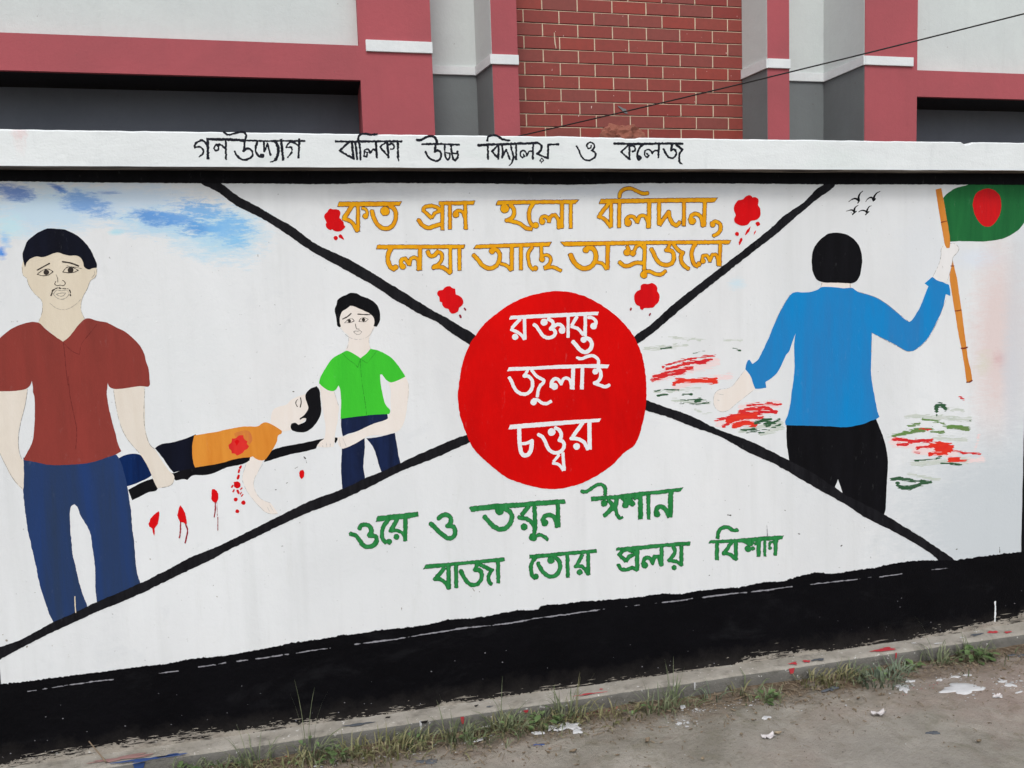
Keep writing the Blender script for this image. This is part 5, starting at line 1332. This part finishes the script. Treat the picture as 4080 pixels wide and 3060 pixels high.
TUFTS = [  # px, py, kind, blades, height, radius, leaf count, material, label
    (445, 3062, 'g', 26, .09, .05, 0, 'grass', 'sparse grass tuft below the blue paint streak on the kerb'),
    (745, 3052, 'w', 30, .10, .05, 22, 'weed', 'low broad-leaved weed beside the blue paint streak on the kerb'),
    (900, 3030, 'g', 60, .11, .07, 8, 'grass', 'short grass tuft just right of the low broad-leaved weed by the blue streak'),
    (1010, 3000, 'g', 55, .17, .05, 0, 'grass', 'long-bladed grass tuft arching over the kerb before the tall thin stalks'),
    (1235, 2965, 'g', 34, .26, .035, 8, 'grass', 'tall thin grass with two long stalks against the black base'),
    (1330, 3010, 'w', 30, .10, .06, 16, 'weed', 'low weed in front of the tall thin stalks'),
    (1500, 2950, 'g', 90, .12, .09, 0, 'grass_dry', 'matted yellow green grass between the tall stalks and the white run'),
    (1640, 2945, 'g', 70, .11, .08, 6, 'grass', 'short green grass patch beside a white paint run'),
    (1560, 3000, 'g', 70, .09, .10, 0, 'grass_dry', 'flattened dry grass farthest from the kerb'),
    (1808, 2888, 'g', 75, .19, .05, 0, 'grass', 'upright grass tuft by the red paint run'),
    (1870, 2950, 'g', 55, .11, .07, 6, 'grass', 'grass tuft in front of the red paint run'),
    (1975, 2850, 'g', 85, .19, .05, 0, 'grass', 'dense upright grass tuft against the kerb behind the paper scrap'),
    (2060, 2900, 'g', 80, .13, .08, 6, 'grass', 'spreading grass tuft beside the paper scrap'),
    (2150, 2850, 'w', 14, .14, .03, 20, 'weed', 'weed with rounded light green leaves leaning on the kerb'),
    (2235, 2858, 'g', 60, .21, .05, 0, 'grass', 'tall sparse grass behind the white paint smear'),
    (2290, 2848, 'g', 34, .18, .04, 0, 'grass_dry', 'thin pale stalks right of the white paint smear'),
    (2515, 2838, 'g', 55, .12, .06, 4, 'grass_dry', 'small dry tuft below the thin red streak'),
    (2600, 2826, 'g', 60, .17, .05, 4, 'grass', 'leaning green tuft with long blades right of the small dry tuft'),
    (2675, 2812, 'g', 45, .20, .04, 0, 'grass', 'narrow green tuft with one tall stalk against the black base'),
    (2815, 2750, 'g', 18, .13, .035, 0, 'grass_grey', 'small dark sprig at the kerb face'),
    (2912, 2735, 'g', 14, .14, .04, 0, 'grass_dry', 'few thin straws right of the dark sprig'),
    (3034, 2790, 'w', 50, .10, .07, 10, 'grass', 'flat green weed beside the dry twig'),
    (3210, 2700, 'g', 50, .12, .05, 0, 'grass_dry', 'left part of the yellowish grass row'),
    (3290, 2692, 'g', 110, .13, .08, 0, 'grass_dry', 'large yellowish grass clump under the pink red spill'),
    (3390, 2690, 'g', 55, .12, .05, 0, 'grass', 'green blades right of the yellowish clump'),
    (3503, 2712, 'g', 170, .12, .085, 6, 'grass_grey', 'large dense grey green grass clump'),
    (3560, 2676, 'g', 60, .13, .05, 0, 'grass_grey', 'grey green grass behind the dense clump'),
    (3629, 2655, 'w', 20, .07, .03, 12, 'weed', 'small light green leaf cluster by the kerb'),
    (3693, 2615, 'g', 50, .20, .04, 0, 'grass', 'tall slender grass between the light leaf cluster and big leafy weed'),
    (3838, 2604, 'w', 70, .15, .055, 22, 'weed', 'big leafy weed beside the white paint puddle and kerb'),
    (3895, 2608, 'w', 30, .12, .04, 14, 'grass', 'darker smaller weed just right of the big leafy weed'),
]
for i, (px, py, kd, n, h, rad, nl, m, lab) in enumerate(TUFTS):
    x, y = on_ground(px, py, 0)
    y = min(y, 2.93)-.012
    r = random.Random(100+i)
    vs, fs = [], []
    blades(vs, fs, r, x, y, int(n*.5), h*.72, rad*1.15, wide=.0034 if m != 'grass_grey' else .0038, droop=1.35, spread=1.6)
    if h > .16: blades(vs, fs, r, x, y, 4, h*1.05, rad*.6, wide=.0017, droop=.35, spread=.7)
    nm = 'weed' if kd == 'w' else 'grass_tuft'
    root = mesh_obj(nm, vs, fs, m if kd == 'g' else 'grass', None, True)
    if nl:
        lv, lf = [], []
        leaves(lv, lf, r, x, y-.01, nl, .034 if kd == 'w' else .02, h*.5)
        o = mesh_obj('leaf_cluster', lv, lf, 'weed', root, True)
    tag(root, lab, 'weed' if kd == 'w' else 'grass', 'grass tufts and weeds along the kerb')
# very tall single stalks
def stalk(px, py, tx, ty, w=.0013):
    pass
# thin continuous grass along the kerb: nobody could count it
r = random.Random(77)
vs, fs = [], []
for i in range(80):
    x = r.uniform(-1.2, 3.3)
    d = noise.noise((x*1.7, 2, 9))
    if d < -.12 and r.random() < .8: continue
    y = 2.955-abs(r.gauss(0, .07))
    y -= .015
    blades(vs, fs, r, x, y, r.randint(1, 4), r.uniform(.05, .11), .06, wide=.0030, droop=1.5, spread=1.9)
tag(mesh_obj('ground_cover', vs, fs, 'grass', None, True), kind='stuff')
r = random.Random(78)
vs, fs = [], []
for i in range(130):
    px, py = r.uniform(900, 2450), 0
    f_ = (px-900)/1550
    py = 3050-.135*(px-900)+r.uniform(-20, 60)*(1 if px < 1800 else .6)
    x, y = on_ground(px, py, 0)
    if y > 2.95: continue
    blades(vs, fs, r, x, y-.02, r.randint(1, 4), r.uniform(.05, .11), .06, wide=.0032, droop=1.5, spread=1.9)
tag(mesh_obj('ground_cover', vs, fs, 'grass_dry', None, True), kind='stuff')

# ================================================================ SMALL LOOSE THINGS
def scrap(px, py, s, label, mat, seed, cat='paper scrap', name='paper_scrap', z=0, ratio=.6, lift=.008):
    r = random.Random(seed)
    x0, y0 = on_ground(px, py, z)
    vs, fs = [], []
    N_ = 6
    for j in range(N_+1):
        for i in range(N_+1):
            u, v = i/N_-.5, j/N_-.5
            k = 1+.25*noise.noise((u*4+seed, v*4, 2))
            x = x0+u*s*k; y = y0+v*s*ratio*k
            vs.append((x, y, ground_z(x, y)+.002+lift*(.5+noise.noise((u*5, v*5, seed)))+abs(u*v)*lift*4))
    for j in range(N_):
        for i in range(N_):
            if (i, j) in ((0, 0), (N_-1, 0), (0, N_-1)): continue
            a = j*(N_+1)+i
            fs.append((a, a+1, a+N_+2, a+N_+1))
    top = list(fs); nV = len(vs)
    vs += [(x, y, z_-.0006) for x, y, z_ in vs[:nV]]
    fs += [tuple(q+nV for q in reversed(f)) for f in top]
    return tag(mesh_obj(name, vs, fs, mat, None, True), label, cat)
scrap(1948, 2882, .06, 'pale pink crumpled paper scrap lying in the grass by the kerb', 'paper', 3)
scrap(3500, 2850, .055, 'white crumpled paper scrap alone on the bare ground', 'paper', 8, ratio=.45, lift=.014)
scrap(3062, 2942, .05, 'small off-white paper scrap beside a dark dead leaf on bare ground', 'paper', 12, ratio=.5)
scrap(3975, 2782, .035, 'tiny white scrap below the white paint puddle', 'paper', 17, ratio=.5)
def leaf_litter(px, py, s, label, seed):
    x0, y0 = on_ground(px, py, 0)
    r = random.Random(seed); a = r.random()*6.3
    vs, fs = [], []
    for i in range(7):
        t = i/6
        w = s*.3*math.sin(math.pi*min(.97, t+.04))
        q = s*(t-.5)
        cx, cy = x0+math.cos(a)*q, y0+math.sin(a)*q
        z = ground_z(cx, cy)+.003+.006*abs(t-.5)
        vs += [(cx-math.sin(a)*w, cy+math.cos(a)*w, z+.006), (cx, cy, z), (cx+math.sin(a)*w, cy-math.cos(a)*w, z+.005)]
    for i in range(6):
        q = i*3
        fs += [(q, q+1, q+4, q+3), (q+1, q+2, q+5, q+4)]
    return tag(mesh_obj('dead_leaf', vs, fs, 'litter', None, True), label, 'leaf', 'dead leaves on the ground')
for i, (px, py, s, lab) in enumerate([(2283, 3000, .03, 'brown dead leaf below the blue paint mark'), (3100, 2928, .03, 'dark dead leaf beside the small paper scrap'), (2580, 2960, .022, 'small dead leaf alone on the bare ground'),
                        (3420, 2785, .022, 'curled dead leaf left of the lone paper scrap'), (2520, 2795, .035, 'dead leaf against the kerb at a red speck'), (3900, 2960, .025, 'dead leaf on bare ground far below the white paint puddle'),
                        (1722, 2960, .03, 'pale dead leaf in the left grass'), (2800, 3035, .022, 'small dark leaf on the bare ground farthest from the wall')]):
    leaf_litter(px, py, s, lab, 30+i)
# dry twig
tw = [on_ground(px, py, 0) for px, py in ((2925, 2785), (2975, 2772), (3030, 2770), (3090, 2782), (3135, 2800))]
def tube(name, pts, rads, mat, seg=8):
    vs, fs = [], []
    P = [Vector(p) for p in pts]
    for i, p in enumerate(P):
        d = (P[min(i+1, len(P)-1)]-P[max(i-1, 0)]).normalized()
        a = d.cross(Vector((0, 0, 1))).normalized(); b = a.cross(d)
        for k in range(seg):
            t = 2*math.pi*k/seg
            q = p+(a*math.cos(t)+b*math.sin(t))*rads[i]
            vs.append(tuple(q))
    for i in range(len(P)-1):
        for k in range(seg):
            a, b = i*seg+k, i*seg+(k+1) % seg
            fs.append((a, b, b+seg, a+seg))
    fs += [tuple(range(seg-1, -1, -1)), tuple(range((len(P)-1)*seg, len(P)*seg))]
    return mesh_obj(name, vs, fs, mat, None, True)
two = tube('twig', [(x, y, ground_z(x, y)+.006+.004*math.sin(i*1.7)) for i, (x, y) in enumerate(tw)], [.0028, .0025, .0022, .0018, .0012], 'twig')
tag(two, 'thin dry bent twig on the soil by the kerb', 'twig')
# pale peeled stick leaning on the black base at the far left
def stick(p0, p1, rad, label):
    a, b = Vector(p0), Vector(p1)
    bm = bmesh.new()
    bmesh.ops.create_cone(bm, cap_ends=True, segments=8, radius1=rad, radius2=rad*.6, depth=(b-a).length)
    rot = (b-a).to_track_quat('Z', 'Y').to_matrix().to_4x4()
    bmesh.ops.transform(bm, matrix=Matrix.Translation((a+b)/2) @ rot, verts=bm.verts)
    me = bpy.data.meshes.new('stick'); bm.to_mesh(me); bm.free()
    me.materials.append(MAT['twig'])
    o = bpy.data.objects.new('stick', me); C.objects.link(o)
    return tag(o, label, 'stick')
def at_depth(px, py, Y):
    d = ray(px, py); k = Y/d.y
    return (d.x*k, Y, CAM_Z+d.z*k)
stick(at_depth(422, 3035, 2.985), at_depth(354, 2953, 3.042), .0028, 'pale thin stick leaning on the black base above the blue streak')

# rubble on the coping
rx_, rz_ = on_wall(2478, 540, 3.06)
bm = bmesh.new()
bmesh.ops.create_icosphere(bm, subdivisions=4, radius=1)
for v in bm.verts:
    n_ = noise.noise(v.co*1.7+Vector((3, 1, 2)))*.45+noise.noise(v.co*5)*.22+noise.noise(v.co*13)*.08
    v.co *= 1+n_
    v.co.x *= .078; v.co.y *= .045; v.co.z *= .050
    if v.co.z < -.024: v.co.z = -.024
    v.co += Vector((rx_+.004, 3.075, COPE_T+.022))
me = bpy.data.meshes.new('brick_rubble'); bm.to_mesh(me); bm.free(); me.materials.append(MAT['rubble'])
rb = bpy.data.objects.new('brick_rubble', me); C.objects.link(rb)
tag(rb, 'jagged lump of broken red brick resting on the wall coping', 'rubble')

# ================================================================ SCHOOL BUILDING BEHIND THE WALL
YF, YN, YB = 5.40, 5.57, 5.86
def UX(u, Y): return u*Y
ZT = 6.2
bld = empty('school_building', (0, YF, 0), 'two-tone school building with pink pilasters, grey recesses and a red brick panel', 'building')
def bp(o, label=None):
    o.parent = bld; o.matrix_parent_inverse = Matrix.Translation((0, -YF, 0))
    if label: o['label'] = label
    return o
BX0, BX1 = -6.0, 11.0
xl0, xl1 = .3375, .793           # left big pilaster
xr0, xr1 = 3.927, 4.366          # right big pilaster
# big pilasters (full depth so their sides close the recesses)
bp(box('pilaster', xl0, xl1, YF, YB+.3, 0, ZT, 'pink'), 'broad pink pilaster left of the brick panel')
bp(box('pilaster', xr0+.002, xr1, YF, YB+.3, 0, ZT, 'pink'), 'broad pink pilaster right of the brick panel')
# narrow pilasters: pink face, grey flank
NL0, NL1, NR0, NR1 = 1.222, 1.399, 3.253, 3.428
bp(prism('pilaster', [(NL0, YN), (NL1, YN), (NL1, YB+.02), (1.171, YB+.02)], 0, ZT, 'pink'), 'narrow pink pilaster at the left edge of the brick panel')
bp(prism('pilaster', [(NR0, YN), (NR1, YN), (NR1, YB+.02), (3.214, YB+.02)], 0, ZT, 'pink'), 'narrow pink pilaster at the right edge of the brick panel')
def flank(x0, y0, x1, y1, z0, z1, mat, name='flank', off=.003):
    # thin painted skin on the left-facing side
    d = Vector((x1-x0, y1-y0)); n = Vector((-d.y, d.x)).normalized()
    if n.x > 0: n = -n
    v = [(x0, y0), (x1, y1), (x1+n.x*off, y1+n.y*off), (x0+n.x*off, y0+n.y*off)]
    return bp(prism(name, v, z0, z1, mat))
zb = dict(bl=(3.193, 3.263), br=(3.222, 3.285), nl=(3.190, 3.254), nr=(3.227, 3.293), rl=(3.193, 3.251), rr=(3.222, 3.287))
zl, zr = 3.222, 3.255
flank(1.171, YB, NL0, YN+.002, 0, 3.19, 'fgrey'); flank(1.171, YB, NL0, YN+.002, 3.252, ZT, 'fgrey2' if 'fgrey2' in MAT else 'fwhite')
flank(3.214, YB, NR0, YN+.002, 0, 3.225, 'fgrey'); flank(3.214, YB, NR0, YN+.002, 3.290, ZT, 'fwhite')
flank(3.904, YB, xr0, YF+.002, 0, 3.222, 'fgrey'); flank(3.904, YB, xr0, YF+.002, 3.286, ZT, 'fwhite')
# white string-course bands, slightly proud, carried round the flanks
bp(box('band', .0703*YF, xl1+.004, YF-.014, YF+.02, *zb['bl'], 'fband', None, .002), 'short white band on the left broad pilaster')
bp(box('band', xr0-.004, .801*YF, YF-.014, YF+.02, *zb['br'], 'fband', None, .002), 'short white band on the right broad pilaster')
bp(box('band', NL0-.004, NL1+.003, YN-.014, YN+.02, *zb['nl'], 'fband', None, .002))
bp(box('band', NR0-.004, NR1+.003, YN-.014, YN+.02, *zb['nr'], 'fband', None, .002))
bp(box('band', xl1, 1.168, YB-.016, YB+.02, *zb['rl'], 'fband', None, .002))
bp(box('band', NR1, 3.904, YB-.016, YB+.02, *zb['rr'], 'fband', None, .002))
for x0, x1, y1, z in ((1.171, NL0, YN, (3.191, 3.253)), (3.214, NR0, YN, (3.226, 3.291)), (3.904, xr0, YF, (3.222, 3.286))):
    flank(x0, YB, x1, y1-.010, z[0], z[1], 'fband', 'band', .016)
# recess walls
bp(box('recess_wall', xl1, 1.20, YB, YB+.2, 0, 3.195, 'fgrey'), 'grey lower wall of the left recess')
bp(box('recess_wall', xl1, 1.20, YB, YB+.2, 3.247, ZT, 'fwhite'), 'pale upper wall of the left recess')
bp(box('recess_wall', NR1, 3.925, YB, YB+.2, 0, 3.225, 'fgrey'), 'grey lower wall of the right recess')
bp(box('recess_wall', NR1, 3.925, YB, YB+.2, 3.283, ZT, 'fwhite'), 'pale upper wall of the right recess')
bp(box('recess_wall', xl1, 1.20, YB+.05, YB+.2, 3.19, 3.25, 'fwhite')); bp(box('recess_wall', NR1, 3.925, YB+.05, YB+.2, 3.22, 3.29, 'fwhite'))
# left and right bays: pink beam, pale set-back wall above, dark set-back wall below
def bay(x0, x1, side):
    zb0, zb1 = (3.025, 3.228) if side < 0 else (3.018, 3.200)
    bp(box('beam', x0, x1, YF, YF+.03, zb0-.006, zb1, 'pink'), 'pink beam across the %s bay' % ('left' if side < 0 else 'right'))
    bp(box('floor_slab', x0, x1, YF+.03, YF+1.4, zb0-.004, zb0+.06, 'soffit'), 'soffit coloured dark for shade under the %s beam' % ('left' if side < 0 else 'right'))
    yu = YF+.09
    bp(box('beam_top', x0, x1, YF+.03, YF+.25, zb0+.06, zb1-.001, 'pink'))
    bp(box('upper_wall', x0, x1, yu, yu+.15, zb1-.002, ZT, 'fwhite'), 'pale plaster wall above the %s beam' % ('left' if side < 0 else 'right'))
    bp(box('lower_wall', x0, x1, YF+.38, YF+.53, 0, zb0, 'fdark'), 'dark grey wall set back under the %s beam' % ('left' if side < 0 else 'right'))
bay(BX0, xl0, -1)
bay(xr1, BX1, 1)
bp(box('roof_slab', BX0, BX1, YF-.1, YB+1.6, ZT, ZT+.2, 'fwhite'))
# brick panel
bx0, bx1 = NL1-.02, 3.214
bp(box('mortar_bed', bx0, bx1, YB+.016, YB+.2, 0, ZT, 'groove'), 'grooves between the bricks, coloured dark for shade')
BW, BH, JX, JZ = .2624, .0898, .0095, .0098
def brick_mesh(w):
    bm = bmesh.new()
    bmesh.ops.create_cube(bm, size=1)
    for v in bm.verts:
        v.co.x *= w; v.co.y *= .05; v.co.z *= BH-JZ
    me = bpy.data.meshes.new('brick'); bm.to_mesh(me); bm.free()
    me.materials.append(MAT['brick'])
    return me
bcache = {}
rb_ = random.Random(9)
zrow0 = CAM_Z+.3415*5.86         # a measured bed joint
for k in range(-13, 5):
    z0 = zrow0+k*BH
    ph = 1.520 if k % 2 == 0 else 1.520+.1385
    x = ph-BW*2
    while x < bx1:
        a, b = max(x+JX/2, bx0), min(x+BW-JX/2, bx1-.004)
        if b-a > .02:
            w = round(b-a, 4)
            if w not in bcache: bcache[w] = brick_mesh(w)
            o = bpy.data.objects.new('brick', bcache[w])
            C.objects.link(o)
            o.parent = bld
            o.location = ((a+b)/2, YB+.025+rb_.uniform(-.0015, .0015)-YF, z0+BH/2+rb_.uniform(-.0008, .0008))
            o.rotation_euler = (rb_.uniform(-.003, .003), rb_.uniform(-.003, .003), rb_.uniform(-.004, .004))
        x += BW
# cream pointing: beads filling the lower part of each bed joint and every upright joint
pv, pf = [], []
def bead(x0, x1, z0, z1, y=YB+.0025):
    v, f = box_mesh(x0, x1, y, y+.02, z0, z1); k0 = len(pv)
    pv.extend(v); pf.extend([tuple(q+k0 for q in ff) for ff in f])
for k in range(-13, 6):
    z0 = zrow0+k*BH
    for i in range(24):
        xa, xb = bx0+(bx1-bx0)*i/24, bx0+(bx1-bx0)*(i+1)/24
        zz = z0-JZ/2+.0002
        bead(xa, xb, zz, zz+.0042+.0012*noise.noise((xa*9, k*3.1, 4)), YB+.0035)
    if k == 5: continue
    x = (1.520 if k % 2 == 0 else 1.520+.1385)-BW*2
    while x < bx1:
        if x > bx0+.01: bead(x-JX/2+.0012, x+JX/2-.0004, z0+JZ/2-.002, z0+BH-JZ/2+.001)
        x += BW
tag(bp(mesh_obj('pointing', pv, pf, 'mortar')), kind='stuff')
# dark chipped spot of grey mortar on the panel
def smear(px, py, pts, Y, mat, name, label=None):
    vs = []
    for dx, dy in pts:
        x, _, z = at_depth(px+dx, py+dy, Y)
        vs.append((x, Y, z))
    o = bp(mesh_obj(name, vs, [tuple(range(len(vs)))], mat), label)
    return o
smear(2460, 420, [(0, 0), (14, 6), (24, 12), (34, 14), (40, 30), (46, 32), (34, 32), (24, 28), (18, 18), (6, 8)], YB-.0035, 'fgrey', 'mortar_smear', 'grey mortar smear on the bricks')
for px, py, pts in [(2207, 130, [(0, 0), (3, 0), (6, 35), (10, 62), (8, 64), (2, 40)])]:
    smear(px, py, pts, YB-.0035, 'mortar', 'scratch', 'pale scratch on the bricks')

# overhead cable
c0 = at_depth(2020, 553, 5.5); c1 = at_depth(4080, 54, 3.9)
A_, B_ = Vector(c0), Vector(c1)
A2 = A_-(B_-A_)*.012; B2_ = B_+(B_-A_)*.35
pts = []
for i in range(25):
    t = i/24
    p = A2.lerp(B2_, t); p.z -= .018*math.sin(math.pi*min(1, t*1.3))*0.6
    pts.append(p)
co = tube('cable', pts, [.0042]*25, 'cable')
tag(co, 'thin black overhead cable slanting across the building front', 'cable')
